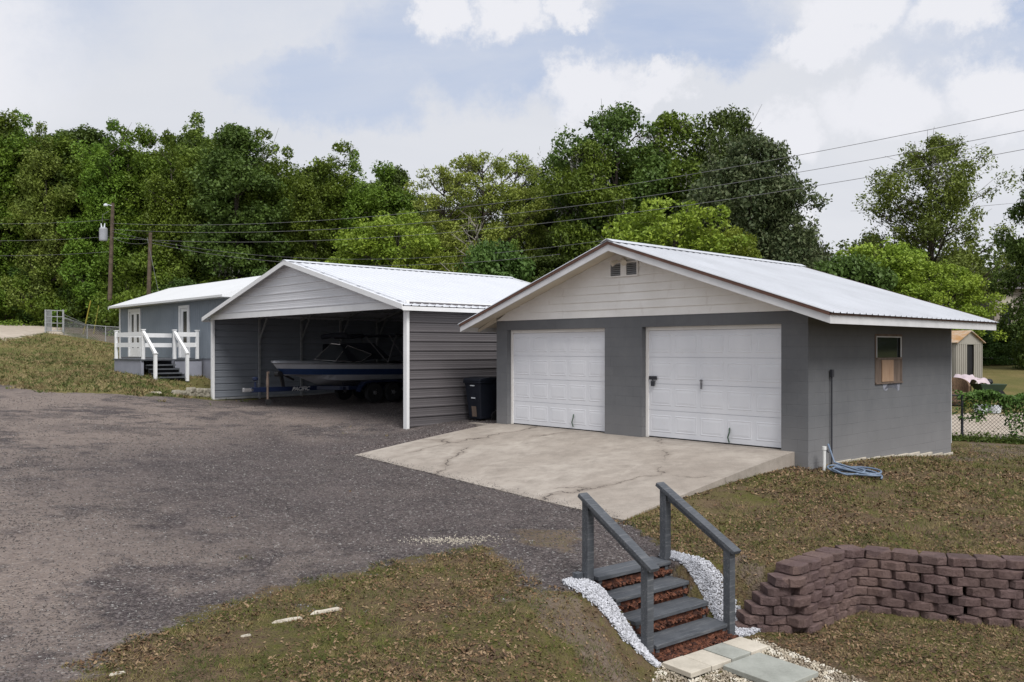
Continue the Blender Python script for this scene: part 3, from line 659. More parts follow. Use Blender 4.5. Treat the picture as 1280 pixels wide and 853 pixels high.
# side window: pane above, patched boards below
wz_mid = WZ0 + (WZ1-WZ0)*.50
m = MB(); fw = .045
m.box((WX0, -.012, WZ0), (WX0+fw, .06, WZ1)); m.box((WX1-fw, -.012, WZ0), (WX1, .06, WZ1)); m.box((WX0+fw, -.012, WZ1-fw), (WX1-fw, .06, WZ1)); m.box((WX0+fw, -.02, wz_mid-.03), (WX1-fw, .06, wz_mid+.01)); m.box((WX0, -.03, WZ0-.03), (WX1, .1, WZ0-.001))
win = m.make('window', M['weathered_board'], garage)
m = MB(); m.box((WX0+fw, -.018, wz_mid+.012), (WX0+fw+.02, -.002, WZ1-fw)); m.box((WX1-fw-.03, -.018, wz_mid+.012), (WX1-fw, -.002, WZ1-fw)); m.box((WX0+fw+.02, -.018, WZ1-fw-.02), (WX1-fw-.03, -.002, WZ1-fw)); m.make('sash', M['white_trim'], win)
m = MB(); m.box((WX0+fw, .02, wz_mid+.011), (WX1-fw, .03, WZ1-fw)); m.make('pane', M['glass'], win)
m = MB(); m.box((WX0+fw, .0, WZ0), (WX0+.3, .02, wz_mid-.03)); m.make('board', M['weathered_board'], win); m = MB(); m.box((WX1-.38, .0, WZ0), (WX1-fw, .02, wz_mid-.03)); m.make('board', M['weathered_board'], win)
m = MB(); m.box((WX0+.28, -.02, WZ0+.01), (WX1-.42, -.003, wz_mid-.035)); m.make('board', M['plywood'], win)['label'] = 'fresh plywood patch'
m = MB(); m.box((WX0+.3, .05, WZ0), (WX1-.3, .06, wz_mid-.03)); m.make('backing', M['black'], win)
# white patch of mortar under the window
m = MB(); m.prism([(3.0, .95), (3.08, .98), (3.1, 1.09), (3.5, 1.09), (3.52, .93), (3.6, .95), (3.62, 1.085), (2.85, 1.085), (2.9, .97)], -.004, -.0005, 'y'); m.make('mortar_patch', M['skirt'], win)
# white corner strip at the back
m = MB(); m.box((GDP+.002, .0, -.3), (GDP+.03, .05, GH)); m.make('corner_strip', M['white_trim'], garage)
# conduit on the side wall
pc = Gw(.75, -.04); gz = h(pc.x, pc.y)
cd = empty('conduit_pipe', (pc.x, pc.y, gz), GR, label='thin dark conduit standing up the side wall of the grey garage', cat='pipe')
m = MB(); m.tube([(0, 0, -.1), (0, 0, 1.3-gz)], .014, 8); m.make('pipe', M['conduit'], cd)
m = MB(); m.box((-.035, -.03, 1.27-gz), (.035, .02, 1.4-gz)); m.make('cap', M['conduit'], cd, bevel=.006)
pc = Gw(.17, -.2); gz = h(pc.x, pc.y)
sp = empty('water_spigot', (pc.x, pc.y, gz), GR, label='white plastic standpipe with a tap at the front corner of the garage', cat='tap')
m = MB(); m.tube([(0, 0, -.1), (0, 0, .36)], .026, 10); m.tube([(0, 0, .35), (0, 0, .41)], .036, 10); m.make('riser', M['pvc'], sp)
m = MB(); m.tube([(0, 0, .34), (.07, -.02, .34), (.1, -.03, .3)], .018, 8); m.lathe([(.04, 0), (.04, .015)], (.06, -.02, .38), 10); m.make('tap', M['steel'], sp)
# heap of hose
hz = MB(); p0 = Gw(.6, -.35); pts = []
for i in range(150):
    t = i / 149; a = t * 2*math.pi*5; cx, cy = Gw(.18 + .1*math.sin(a*.31), -.7 - .1*math.cos(a*.47))[:2]; rx = .36 + .08*math.sin(a*.23)
    lx, ly = rx*math.cos(a), .2*math.sin(a) ; d = Vector((.68, -.73)); e = Vector((.73, .68)); x = cx + d.x*lx + e.x*ly; y = cy + d.y*lx + e.y*ly
    pts.append((x, y, h(x, y) + .02 + .05*abs(math.sin(a*.9)) + .04*t))
a0 = Gw(.2, -.22); pts += [(a0.x+.1, a0.y-.1, h(a0.x, a0.y)+.15), (a0.x+.03, a0.y, h(a0.x, a0.y)+.45)]
hz.tube(pts, .017, 6); tag(hz.make('garden_hose', M['hose'], None, smooth=True), 'heap of blue-grey garden hose in the grass beside the garage corner', 'hose')

# concrete apron: slopes down from the doors to the gravel
m = MB(); na, nb = 24, 16; vs = []
ya, yb = .25, GWD+.02
def apron_len(y): return 4.55 + (3.9-4.55)*(y-ya)/(yb-ya)
def apron_end(y): return -.56 + (.13)*(y-ya)/(yb-ya)
for j in range(nb+1):
    for i in range(na+1):
        y = ya+(yb-ya)*i/na; t = j/nb; x = -.003 - apron_len(y)*t; z = -.006 + (apron_end(y)+.006)*(t**1.15)
        if j == nb: x += RND.uniform(-.018, .018)
        vs.append((x, y, z))
n1 = na+1; fs = [(j*n1+i, j*n1+i+1, (j+1)*n1+i+1, (j+1)*n1+i) for j in range(nb) for i in range(na)]
k = len(vs); vs += [(v[0], v[1], v[2]-.5) for v in vs]; fs += [tuple(q+k for q in f[::-1]) for f in fs]
bd = [i for i in range(na)]
for i in range(na): fs.append((i, i+1, i+1+k, i+k)); a = nb*n1+i; fs.append((a+1, a, a+k, a+1+k))
for j in range(nb): a = j*n1; fs.append((a+n1, a, a+k, a+n1+k)); b = a+na; fs.append((b, b+n1, b+n1+k, b+k))
m.add(vs, fs); ap = m.make('apron', M['concrete'], None); ap.location = GC; ap.rotation_euler = (0, 0, GR); tag(ap, kind='structure')
# door recess floors
m = MB()
for a, b in (dA, dB): m.box((.0, a, -.1), (.2, b, -.0035))
m.box((-.25, GWD+.005, -.3), (1.5, GWD+.75, -.03))
o = m.make('threshold', M['concrete'], None); o.location = GC; o.rotation_euler = (0, 0, GR); tag(o, kind='structure')

# ================================================================== CARPORT
CR = math.atan2(.6686, .7436); CC = Vector((-2.54, 20.5, 0)); CW, CD, CE = 11.38, 8.2, 2.90
def Cw(x, y, z=0):
    c, s = math.cos(CR), math.sin(CR); return Vector((CC.x + x*c - y*s, CC.y + x*s + y*c, z))
port = empty('metal_carport', CC, CR, label='wide white-roofed metal carport with an open front and a boat inside', cat='carport')
csl = 1.43/5.69; rz_ = 1.76 + 2.57 - .05; RH = rz_ - CE
def hside(x, y): p = Cw(x, y); return h(p.x, p.y)
# outer right wall, left wall, back wall: horizontal ribs (ribs stand out of the sheet)
def rib_wall(O, U, length, normal_out, mat, z0, z1, name='wall_sheet', pitch=.2286):
    mm = MB(); Uv = Vector(U); O = Vector(O); pr = ribprof(z1-z0, pitch, .055, .024, .1, True); n = len(pr); Nn = Vector(normal_out)
    A = [O + Vector((0, 0, z0+u)) + Nn*d for u, d in pr]; vs = A + [a + Uv*length for a in A]
    mm.add(vs, [(i, i+1, i+1+n, i+n) for i in range(n-1)]); return mm.make(name, mat, port, fixn=False)
rib_wall((.06, -.0, 0), (1, 0, 0), CD-.06, (0, -1, 0), M['wall_metal'], -.45, CE)
rib_wall((.06, CW, 0), (1, 0, 0), CD-.06, (0, 1, 0), M['wall_metal_in'], -.25, CE)
rib_wall((CD, 0, 0), (0, 1, 0), CW, (1, 0, 0), M['wall_metal_in'], -.45, CE)
# gable sheets front and back with clapboard-like ribs
def rib_gable(x, out, mat, name):
    mm = MB(); z = CE - .06; z1t = rz_ - .06; pr = ribprof(z1t - z, .2286, .055, .02, .08, True); n = len(pr)
    def ext(zz): return max(0.0, (zz - CE + .02) / csl)
    L = []; R = []
    for u, d in pr:
        zz = z+u; e = ext(zz); e = min(e, CW/2); L.append((x+out*d, max(-.05, e-.05), zz)); R.append((x+out*d, min(CW+.05, CW-e+.05), zz))
    mm.add(L+R, [(i, i+1, i+1+n, i+n) for i in range(n-1)]); return mm.make(name, mat, port, fixn=False)
rib_gable(-.04, -1, M['gable_metal'], 'gable_sheet'); rib_gable(CD+.04, 1, M['gable_metal'], 'gable_sheet')
m = MB(); m.box((-.05, 0.0, CE-.16), (-.0, CW, CE-.0)); m.make('header_trim', M['white_new'], port)
OX, OS = .25, .22
for side in (0, 1):
    mm = MB(); sy = -1 if side == 0 else 1; V_ = Vector((0, sy, -csl)).normalized(); sl = math.hypot(CW/2+OS, (CW/2+OS)*csl); L = CD+2*OX
    mm.panel((-OX, CW/2, rz_), (1, 0, 0), V_, [(u, (-d if side == 0 else d)) for u, d in ribprof(L, .2286, .05, .02, .0)], sl); mm.make('roof_sheet', M['roof_white'], port, fixn=False)
    ye = -OS if side == 0 else CW+OS; ez = rz_ - (CW/2+OS)*csl
    mm = MB()
    for xx in (-OX-.02, CD+OX): mm = MB(); mm.prism([(ye, ez+.03), (CW/2, rz_+.03), (CW/2, rz_-.1), (ye, ez-.1)], xx, xx+.02, 'x'); mm.make('rake_trim', M['white_new'], port)
    mm = MB(); mm.box((-OX, ye-.012 if side == 0 else ye, ez-.12), (CD+OX, ye if side == 0 else ye+.012, ez-.02)); mm.make('eave_trim', M['white_new'], port)
    # closed strip between wall top and roof edge
    mm = MB(); mm.box((0, (0 if side == 0 else CW), CE-.001), (CD, (.02 if side == 0 else CW+.02), CE+.03)); mm.make('wall_cap', M['white_new'], port)
ridge_cap(port, -OX-.03, CD+OX+.03, CW/2, rz_+.012, csl, M['roof_white'])
m = MB(); m.box((-.02, -.06, -.3), (.06, .08, CE)); m.make('corner_post', M['white_new'], port)
m = MB(); m.box((-.02, CW-.08, -.2), (.06, CW+.06, CE)); m.make('corner_post', M['white_new'], port)
nfr = 6
for i in range(nfr):
    x = .05 + i*(CD-.1)/(nfr-1)
    for y in (.07, CW-.07):
        if i in (0,): continue
        m = MB(); m.box((x-.035, y-.035, -.3), (x+.035, y+.035, CE)); m.make('leg', M['galv'], port)
    for side in (0, 1):
        if i == 0: continue
        y0 = .07 if side == 0 else CW-.07
        m = MB(); m.beam((x, y0, CE-.1), (x, CW/2, rz_-.2), .06, .06); m.make('rafter', M['galv'], port)
        yb_ = y0 + (.75 if side == 0 else -.75)
        m = MB(); m.beam((x, y0, CE-.85), (x, yb_, CE+.15), .045, .045); m.make('knee_brace', M['galv'], port)
for k in range(7):
    y = .5 + k*(CW/2-.7)/6
    for yy in (y, CW-y):
        m = MB(); z = CE + min(yy, CW-yy)*csl - .09; m.box((0, yy-.03, z-.03), (CD, yy+.03, z)); m.make('purlin', M['galv'], port)

# base rails on the ground
for y in (.06, CW-.06): m = MB(); m.beam((.06, y, hside(.1, y)+.03), (CD, y, hside(CD, y)+.03), .06, .06); m.make('base_rail', M['galv'], port)

# ================================================================== BOAT ON TRAILER
AX = Vector((-7.65, 26.6)); gzb = 0.0
def boat_frame(): return (AX.x, AX.y, 0)
boat = empty('motorboat', (AX.x, AX.y, 0), CR, label='white ski boat with a navy stripe, parked bow outward in the carport', cat='boat')
trailer = empty('boat_trailer', (AX.x, AX.y, 0), CR, label='navy tandem-axle trailer carrying the boat in the carport', cat='trailer')
BL = 5.9; s0 = .2
def hb(u): return 1.08 * (1 - (1-min(u*1.3, 1))**2.0)**.85 * (1 if u < .85 else 1 - .08*(u-.85)/.15) + .015
m = MB(); NS = 26; rows = []
for i in range(NS+1):
    u = (i/NS)**1.2; x = s0 + u*BL; b = hb(u); sheer = 1.30 + .02*(1-u)**2 - .05*u
    keel = .56 + .66*max(0, 1-u*2.6)**2.2; ch = keel + .16*min(1, u*3) + .03; ch = max(ch, .74 - .0*u) if u > .12 else ch
    ring = [(x, 0, keel), (x, b*.80*(.35+.65*min(1, u*3.2)), min(ch+.16*max(0, 1-u*3), sheer-.4)), (x, b*.93, sheer-.36), (x, b*.975, sheer-.17), (x, b, sheer-.03), (x, b+.025, sheer), (x, b-.05, sheer+.02)]
    rk = .75*max(0, 1-u*3.5)
    ring = [(x+rk*(sheer-z_)/.75, y_, z_) for x, y_, z_ in ring]
    rows.append(ring)
nr = len(rows[0])
for sg in (1, -1):
    vs = [(x, y*sg, z) for r in rows for (x, y, z) in r]
    for j in range(nr-1):
        m.cur = 1 if j == 2 else (2 if j == 4 else 0)
        m.add(vs, [(i*nr+j, i*nr+j+1, (i+1)*nr+j+1, (i+1)*nr+j) for i in range(NS)]) if True else None
m.cur = 0
last = rows[-1]; m.add([(x, y, z) for x, y, z in last] + [(x, -y, z) for x, y, z in last][::-1], [tuple(range(2*nr))])
hull = m.make('hull', [M['boat_white'], M['stripe_blue'], M['steel']], boat, smooth=False)
m = MB(); dk = []; 
for i in range(NS+1):
    r = rows[i][-1]; dk.append(r)
def decks(i0, i1):
    vs = []; 
    for i in range(i0, i1+1):
        x, y, z = dk[i]; vs += [(x, -y, z), (x, 0, z+.06), (x, y, z)]
    k = i1-i0; return vs, [(q*3+c, q*3+c+1, q*3+c+4, q*3+c+3) for q in range(k) for c in (0, 1)]
v_, f_ = decks(0, 10); m.add(v_, f_); v_, f_ = decks(21, NS); m.add(v_, f_)
m.make('deck', M['boat_white'], boat)
m = MB(); v_ = []
for i in range(10, 22):
    x, y, z = dk[i]; v_ += [(x, -y, z-.01), (x, y, z-.01)]
m.add(v_, [(q*2, q*2+1, q*2+3, q*2+2) for q in range(11)]); m.make('cockpit_liner', M['dark_cloth'], boat)
# windscreen with side panes, canvas, folded bimini and arch
m = MB(); wx = s0 + 1.75; z0 = 1.36
pts_lo = [(wx+.9, -.92, z0-.02), (wx+.1, -.72, z0+.02), (wx-.25, -.0, z0+.05), (wx+.1, .72, z0+.02), (wx+.9, .92, z0-.02)]
pts_hi = [(wx+1.35, -.86, z0+.22), (wx+.6, -.60, z0+.52), (wx+.35, 0, z0+.58), (wx+.6, .60, z0+.52), (wx+1.35, .86, z0+.22)]
m.add(pts_lo+pts_hi, [(i, i+1, i+6, i+5) for i in range(4)]); ws = m.make('windscreen', M['screen_glass'], boat)
m = MB(); m.tube(pts_hi, .02, 6); m.tube(pts_lo, .016, 6)
for a, b in zip(pts_lo, pts_hi): m.tube([a, b], .014, 6)
m.make('screen_frame', M['chrome'], ws)
m = MB(); m.add([(wx+.35, -.55, z0+.56), (wx+.35, .55, z0+.56), (wx+1.5, .78, z0+.6), (wx+1.5, -.78, z0+.6), (wx+2.1, .85, z0+.1), (wx+2.1, -.85, z0+.1), (wx+.5, .9, z0), (wx+.5, -.9, z0)], [(0,1,2,3), (3,2,4,5), (1,6,4,2), (0,3,5,7)]); m.make('canvas_cover', M['dark_cloth'], boat)
m = MB(); m.tube([(wx+.5, -.85, z0+.80), (wx+.6, -.4, z0+.86), (wx+.6, .4, z0+.86), (wx+.5, .85, z0+.80)], .085, 8); m.tube([(wx+1.0, -.85, z0+.82), (wx+1.0, .85, z0+.82)], .08, 8); m.box((wx+.5, -.85, z0+.79), (wx+1.2, .85, z0+.87)); m.make('folded_bimini', M['dark_cloth'], boat)
for sg in (-1, 1):
    m = MB(); m.tube([(wx+1.9, sg*.98, z0-.05), (wx+1.1, sg*.9, z0+.8)], .02, 6); m.tube([(wx+1.9, sg*.98, z0-.05), (wx+2.3, sg*.9, z0+.85), (wx+3.0, sg*.5, z0+.9)], .024, 6); m.tube([(wx+2.7, sg*.98, z0-.05), (wx+2.0, sg*.92, z0+.85)], .02, 6); m.make('bimini_frame', M['steel'], boat)
m = MB(); m.tube([(wx+2.3, -.9, z0+.85), (wx+2.3, .9, z0+.85)], .05, 8); m.box((wx+2.3, -.8, z0+.84), (wx+3.2, .8, z0+.9)); m.make('tower', M['dark_cloth'], boat)
m = MB(); m.box((s0+BL-.02, -.3, .8), (s0+BL+.35, .3, 1.15)); m.box((s0+BL+.1, -.12, .35), (s0+BL+.3, .12, .85)); m.make('stern_drive', M['black'], boat, bevel=.03)
# trailer
tz = .50
m = MB()
m.beam((-.5, 0, tz), (2.3, 0, tz), .1, .15)
for sg in (-1, 1): m.beam((1.75, 0, tz), (2.5, sg*.8, tz), .08, .13); m.beam((2.45, sg*.8, tz), (6.0, sg*.8, tz), .08, .13)
for x in (2.3, 3.0, 4.6, 5.9): m.beam((x, -.8, tz), (x, .8, tz), .08, .09)
m.make('frame', M['navy'], trailer, bevel=.01)
m = MB(); m.beam((-.72, 0, tz), (-.42, 0, tz), .1, .1); m.tube([(-.72, 0, tz-.06), (-.72, 0, tz+.07)], .05, 10); m.make('coupler', M['steel'], trailer, bevel=.01)
m = MB(); m.tube([(-.35, 0, tz), (-.35, 0, tz+.25)], .035, 8); m.lathe([(.06, -.05), (.09, -.02), (.09, .04), (.05, .07)], (-.35, 0, tz+.33), 12); m.make('surge_brake', M['navy'], trailer)
m = MB(); m.tube([(0, -.12, .2), (0, -.12, tz+.55)], .032, 10); m.tube([(0, -.12, tz+.1), (0, -.12, tz+.35)], .045, 10); m.tube([(0, -.12, tz+.55), (0, -.22, tz+.55), (0, -.22, tz+.5)], .012, 6); jk = m.make('jack', M['weathered_board'], trailer)
m = MB(); m.lathe([(.03, -.03), (.1, -.03), (.11, 0), (.1, .03), (.03, .03)], (0.03, -.12, .115), 16, 'y'); m.make('jack_wheel', M['rubber'], jk)
m = MB(); m.beam((.6, 0, tz), (.5, 0, 1.02), .08, .1); m.beam((.5, 0, 1.0), (.95, 0, .78), .05, .06); m.tube([(.42, -.12, .98), (.42, .12, .98)], .09, 12); m.make('winch_post', M['black'], trailer)
for sg in (-1, 1):
    m = MB(); m.beam((2.4, sg*.55, .64), (6.0, sg*.55, .66), .1, .08); m.make('bunk', M['dark_cloth'], trailer)
for sg in (-1, 1):
    m = MB(); y0, y1 = sg*.82, sg*1.08
    prof = [(2.72, .38), (2.78, .56), (2.95, .70), (3.2, .74), (4.2, .74), (4.45, .70), (4.62, .56), (4.68, .38)]
    vs = [(x, y0, z) for x, z in prof] + [(x, y1, z) for x, z in prof] + [(x, y1, z-.07) for x, z in prof]; n = len(prof)
    m.add(vs, [(i, i+1, i+1+n, i+n) for i in range(n-1)] + [(i+n, i+1+n, i+1+2*n, i+2*n) for i in range(n-1)]); m.make('fender', M['navy'], trailer)
    for x in (3.33, 4.05):
        m = MB(); c = (x, sg*.94, .33); w_ = .1
        m.lathe([(.17, -w_), (.29, -w_), (.32, -w_*.7), (.33, 0), (.32, w_*.7), (.29, w_), (.17, w_)], c, 28, 'y'); wh = m.make('wheel', M['rubber'], trailer, smooth=False)
        m = MB(); m.lathe([(.02, -.105), (.06, -.11), (.08, -.085), (.15, -.075), (.175, -.1), (.178, .0), (.175, .1), (.15, .075), (.08, .085), (.06, .11), (.02, .105)], c, 28, 'y')
        for k in range(5):
            t = 2*math.pi*k/5; m.box((c[0]+.1*math.cos(t)-.02, c[1]-.1, c[2]+.1*math.sin(t)-.02), (c[0]+.1*math.cos(t)+.02, c[1]+.1, c[2]+.1*math.sin(t)+.02))
        m.make('rim', M['steel'], wh)
def text_mesh(name, body, size, mat, parent, loc, rot, shear=0, bold=0.0, ext=.002):
    cu = bpy.data.curves.new(name, 'FONT'); cu.body = body; cu.size = size; cu.shear = shear; cu.extrude = ext; cu.offset = bold
    tmp = bpy.data.objects.new('tmp', cu); COL.objects.link(tmp); bpy.context.view_layer.update()
    me = bpy.data.meshes.new_from_object(tmp.evaluated_get(bpy.context.evaluated_depsgraph_get())); bpy.data.objects.remove(tmp)
    me.name = name; me.materials.clear(); me.materials.append(mat); o = link(bpy.data.objects.new(name, me), parent); o.location = loc; o.rotation_euler = rot; return o
# lettering on the slanted arm of the frame facing out (local -y side)
ang = math.atan2(-.8, 1.05)
t = text_mesh('lettering', 'PACIFIC', .17, M['letter_white'], trailer, (.86, -.055, tz-.06), (math.radians(90), 0, 0), .35, .006)

# ================================================================== WHEELIE BIN
bp = Cw(1.95, -.50); bz = h(bp.x, bp.y)
bn = empty('wheelie_bin', (bp.x, bp.y, bz), GR+.0, label='dark navy wheelie bin tucked between carport wall and garage corner', cat='bin')
m = MB(); s0_, s1_ = .22, .30
vs = [(-s0_, -s0_, .04), (s0_, -s0_, .04), (s0_, s0_, .04), (-s0_, s0_, .04), (-s1_-.02, -s1_, .98), (s1_, -s1_, .98), (s1_, s1_, .98), (-s1_-.02, s1_, .98)]
m.add(vs, [(0,3,2,1), (0,1,5,4), (1,2,6,5), (2,3,7,6), (3,0,4,7)]); m.box((-.35, -.33, .93), (.32, .33, .985)); m.make('body', M['bin_plastic'], bn, bevel=.02)
m = MB(); m.prism([(-.36, .99), (-.30, 1.05), (.0, 1.085), (.30, 1.06), (.34, .99)], -.335, .335, 'y'); m.make('lid', M['bin_plastic'], bn, bevel=.015)
m = MB(); m.tube([(.34, -.25, 1.0), (.4, -.25, 1.02), (.4, .25, 1.02), (.34, .25, 1.0)], .018, 8); m.make('handle', M['bin_plastic'], bn)
for sg in (-1, 1):
    m = MB(); m.lathe([(.02, -.025), (.11, -.025), (.11, .025), (.02, .025)], (.2, sg*.27, .11), 18, 'y'); m.make('wheel', M['rubber'], bn)
m = MB(); m.box((-.318, -.08, .86), (-.308, .08, .885)); m.box((-.284, -.07, .55), (-.272, .08, .58)); m.make('sticker', M['plastic_white'], bn)
m = MB(); vs = [(-.236, -.09, .10), (-.236, .09, .10), (-.264, .09, .36), (-.264, -.09, .36)]; m.add(vs, [(0,1,2,3)]); m.make('stained_plate', M['weathered_board'], bn, fixn=False)

# ================================================================== MOBILE HOME
HR = GR; HC = Vector((-9.85, 29.9, 0)); HL, HW = 11.19, 4.6
def Hw(x, y, z=0):
    c, s = math.cos(HR), math.sin(HR); return Vector((HC.x + x*c - y*s, HC.y + x*s + y*c, z))
home = empty('mobile_home', HC, HR, label='long blue-grey mobile home with white doors and a bright white roof', cat='mobile home')
FZ, TZ = 1.43, 3.66
def groove_wall(name, x, y0, y1, z0, z1, holes):
    """vertical grooved sheet; openings are cut by building pieces"""
    mm = MB(); ys = sorted(set([y0, y1] + [q for hh in holes for q in hh[:2]]))
    def strip(a, b, p, q):
        u = a
        while u < b - 1e-4:
            v = min(u+.2, b); mm.box((x, u+.006, p), (x+.1, v-.006, q)); mm.box((x+.008, v-.006, p), (x+.09, min(v+.006, b), q)); u = v
    for a, b in zip(ys[:-1], ys[1:]):
        hh = [q for q in holes if q[0] <= a and q[1] >= b]
        if hh:
            _, _, c, d = hh[0]
            if c > z0 + .01: strip(a, b, z0, c)
            if d < z1 - .01: strip(a, b, d, z1)
        else: strip(a, b, z0, z1)
    return mm.make(name, M['home_siding'], home)
d1c, d2c = 9.36, 3.98
op1 = (d1c-.72, d1c+.72, FZ, FZ+2.05); op2 = (d2c-.50, d2c+.50, FZ, FZ+2.0)
groove_wall('wall', 0, 0, HL, FZ-.02, TZ, [op1, op2])
m = MB(); m.box((.0, -.1, FZ-.02), (HW, -.003, TZ)); m.prism([(0, TZ), (HW, TZ), (HW/2, TZ+HW/2*.36)], -.1, -.02, 'y'); m.box((0, HL+.003, FZ-.02), (HW, HL+.1, TZ)); m.prism([(0, TZ), (HW, TZ), (HW/2, TZ+HW/2*.36)], HL+.02, HL+.1, 'y'); m.box((HW, 0, FZ), (HW+.1, HL, TZ)); m.make('wall', M['home_siding'], home)
m = MB(); m.box((.03, 0, .0), (HW, HL, FZ-.021)); m.make('skirting', M['skirt'], home)
m = MB(); m.box((-.02, HL-.03, FZ-.3), (.04, HL+.12, TZ)); m.make('corner_trim', M['white_new'], home)
m = MB(); e = .42; rh = TZ+.02+(HW/2)*.40
m.add([(-e, -.3, TZ-.02), (HW/2, -.3, rh), (HW+e, -.3, TZ-.02), (-e, HL+.35, TZ-.02), (HW/2, HL+.35, rh), (HW+e, HL+.35, TZ-.02), (-e, -.3, TZ-.1), (HW+e, -.3, TZ-.1), (-e, HL+.35, TZ-.1), (HW+e, HL+.35, TZ-.1)],
      [(0,1,4,3), (1,2,5,4), (0,3,8,6), (2,7,9,5), (6,8,9,7), (0,6,7,2,1), (3,4,5,9,8)]); m.make('roof', M['roof_home'], home)
def home_door(yc, hw_, zb, zt, double, nm):
    m = MB(); f = .11
    m.box((-.05, yc-hw_, zb), (.08, yc-hw_+f, zt)); m.box((-.05, yc+hw_-f, zb), (.08, yc+hw_, zt)); m.box((-.05, yc-hw_+f, zt-f), (.08, yc+hw_-f, zt)); d = m.make('door_frame' if False else 'door', M['white_new'], home)
    leaves = [(yc-hw_+f, yc-.01), (yc+.01, yc+hw_-f)] if double else [(yc-hw_+f, yc+hw_-f)]
    for a, b in leaves:
        m = MB(); s_ = .16 if double else .2; m.box((.0, a, zb), (.05, a+s_, zt-f)); m.box((.0, b-s_, zb), (.05, b, zt-f)); m.box((.0, a+s_, zb), (.05, b-s_, zb+.38)); m.box((.0, a+s_, zt-f-.12), (.05, b-s_, zt-f)); m.make('door_leaf', M['white_new'], d, bevel=.005)
        m = MB(); m.box((.02, a+s_, zb+.38), (.03, b-s_, zt-f-.12)); m.make('pane', M['screen_glass'], d)
    return d
home_door(d1c, .72, FZ, FZ+2.05, True, 'a'); home_door(d2c, .50, FZ, FZ+2.0, False, 'b')
m = MB(); m.box((.12, d1c-.7, FZ), (.14, d1c+.7, FZ+2)); m.box((.12, d2c-.5, FZ), (.14, d2c+.5, FZ+2)); m.make('curtain', M['skirt'], home)
# porch
porch = empty('porch_deck', Hw(-1.1, 3.7), HR, label='grey-skirted porch with white rails and steps in front of the mobile home', cat='porch')
ox, oy = -1.1, 3.7
def pb(name, mat, *boxes, bevel=0, par=None):
    m = MB()
    for a, b in boxes: m.box((a[0]-ox, a[1]-oy, a[2]), (b[0]-ox, b[1]-oy, b[2]))
    return m.make(name, mat, par or porch, bevel=bevel)
PX0, PX1, PY0, PY1 = -2.19, -.06, 2.26, 5.17
pb('deck_floor', M['painted_wood'], ((PX0-.03, PY0-.03, FZ-.08), (PX1, PY1+.03, FZ-.03)))
pb('skirting', M['skirt'], ((PX0, PY0+.04, .4), (PX0+.04, PY1, FZ-.08)), ((PX0+.05, PY1-.04, .4), (PX1, PY1, FZ-.08)), ((PX0+1.15, PY0, .4), (PX1, PY0+.04, FZ-.08)))
pb('corner_board', M['skirt'], ((PX0-.03, PY0+.02, .5), (PX0+.06, PY0+.1, FZ-.08)))
ps = .1; rt = FZ+.94
posts = [(PX0+.05, PY1-.05), (PX0+.05, PY0+.05), (PX0+1.15, PY0+.05), (PX1-.15, PY0+.05), (PX0+.05, (PY0+PY1)/2)]
for x, y in posts[:4]:
    pb('post', M['white_new'], ((x-ps/2, y-ps/2, FZ-.08), (x+ps/2, y+ps/2, rt+.06)), ((x-.07, y-.07, rt+.06), (x+.07, y+.07, rt+.09)))
for z in (FZ+.40, FZ+.78):
    pb('rail', M['white_new'], ((PX0+.04, PY0+.1, z), (PX0+.08, PY1-.1, z+.16)))
    pb('rail', M['white_new'], ((PX0+1.2, PY0+.03, z), (PX1-.2, PY0+.07, z+.16)))
    pb('rail', M['white_new'], ((PX0+.1, PY1-.07, z), (PX1, PY1-.03, z+.16)))
gzs = h(-12.3, 29.3)
for x in (PX0+.05, PX0+1.15):
    yb = PY0-1.1; m = MB(); m.box((x-ps/2-ox, yb-ps/2-oy, gzs-.1), (x+ps/2-ox, yb+ps/2-oy, gzs+.86)); m.box((x-.07-ox, yb-.07-oy, gzs+.86), (x+.07-ox, yb+.07-oy, gzs+.9)); m.make('post', M['white_new'], porch)
    m = MB(); m.beam((x-ox, PY0+.05-oy, rt), (x-ox, yb-.05-oy, gzs+.84), .09, .1); m.make('hand_rail', M['white_new'], porch)
ns = 4
for k in range(ns):
    z = FZ-.08 - (k+1)*(FZ-.08-gzs)/(ns+.4); y1 = PY0 - k*.27
    pb('step', M['painted_wood'], ((PX0+.12, y1-.29, z-.04), (PX0+1.08, y1, z)))
    pb('riser', M['conduit'], ((PX0+.12, y1-.02, z-.16), (PX0+1.08, y1-.004, z-.041)))
pb('stringer', M['painted_wood'], ((PX0+1.09, PY0-.5, gzs-.05), (PX0+1.12, PY0, gzs+.35)), ((PX0+1.09, PY0-1.0, gzs-.05), (PX0+1.12, PY0-.5, gzs+.15)))

# ================================================================== FOREGROUND STEPS
SR = math.atan2(.618, .786); SC = Vector((.79, 8.9, 0))
def Sw(x, y, z=0):
    c, s = math.cos(SR), math.sin(SR); return Vector((SC.x + x*c - y*s, SC.y + x*s + y*c, z))
steps = empty('garden_steps', (SC.x, SC.y, 0), SR, label='grey painted wooden steps with two handrails and red mulch risers', cat='steps')
SW = 1.19
zt = [-.602, -.767, -.932, -1.097]
for k in range(4):
    yf = -.10 - .264*k
    m = MB(); x0, x1 = .06, SW-.02
    m.box((x0+RND.uniform(-.01, .01), yf, zt[k]-.042), (x1+RND.uniform(-.01, .01), yf+.285, zt[k])); m.make('tread', M['painted_wood'], steps, bevel=.006)
    m = MB(); m.box((x0+.02, yf+.02, zt[k]-.17), (x0+.07, yf+.28, zt[k]-.043)); m.box((x1-.07, yf+.02, zt[k]-.17), (x1-.02, yf+.28, zt[k]-.043)); m.make('support_block', M['painted_wood'], steps, bevel=.004)
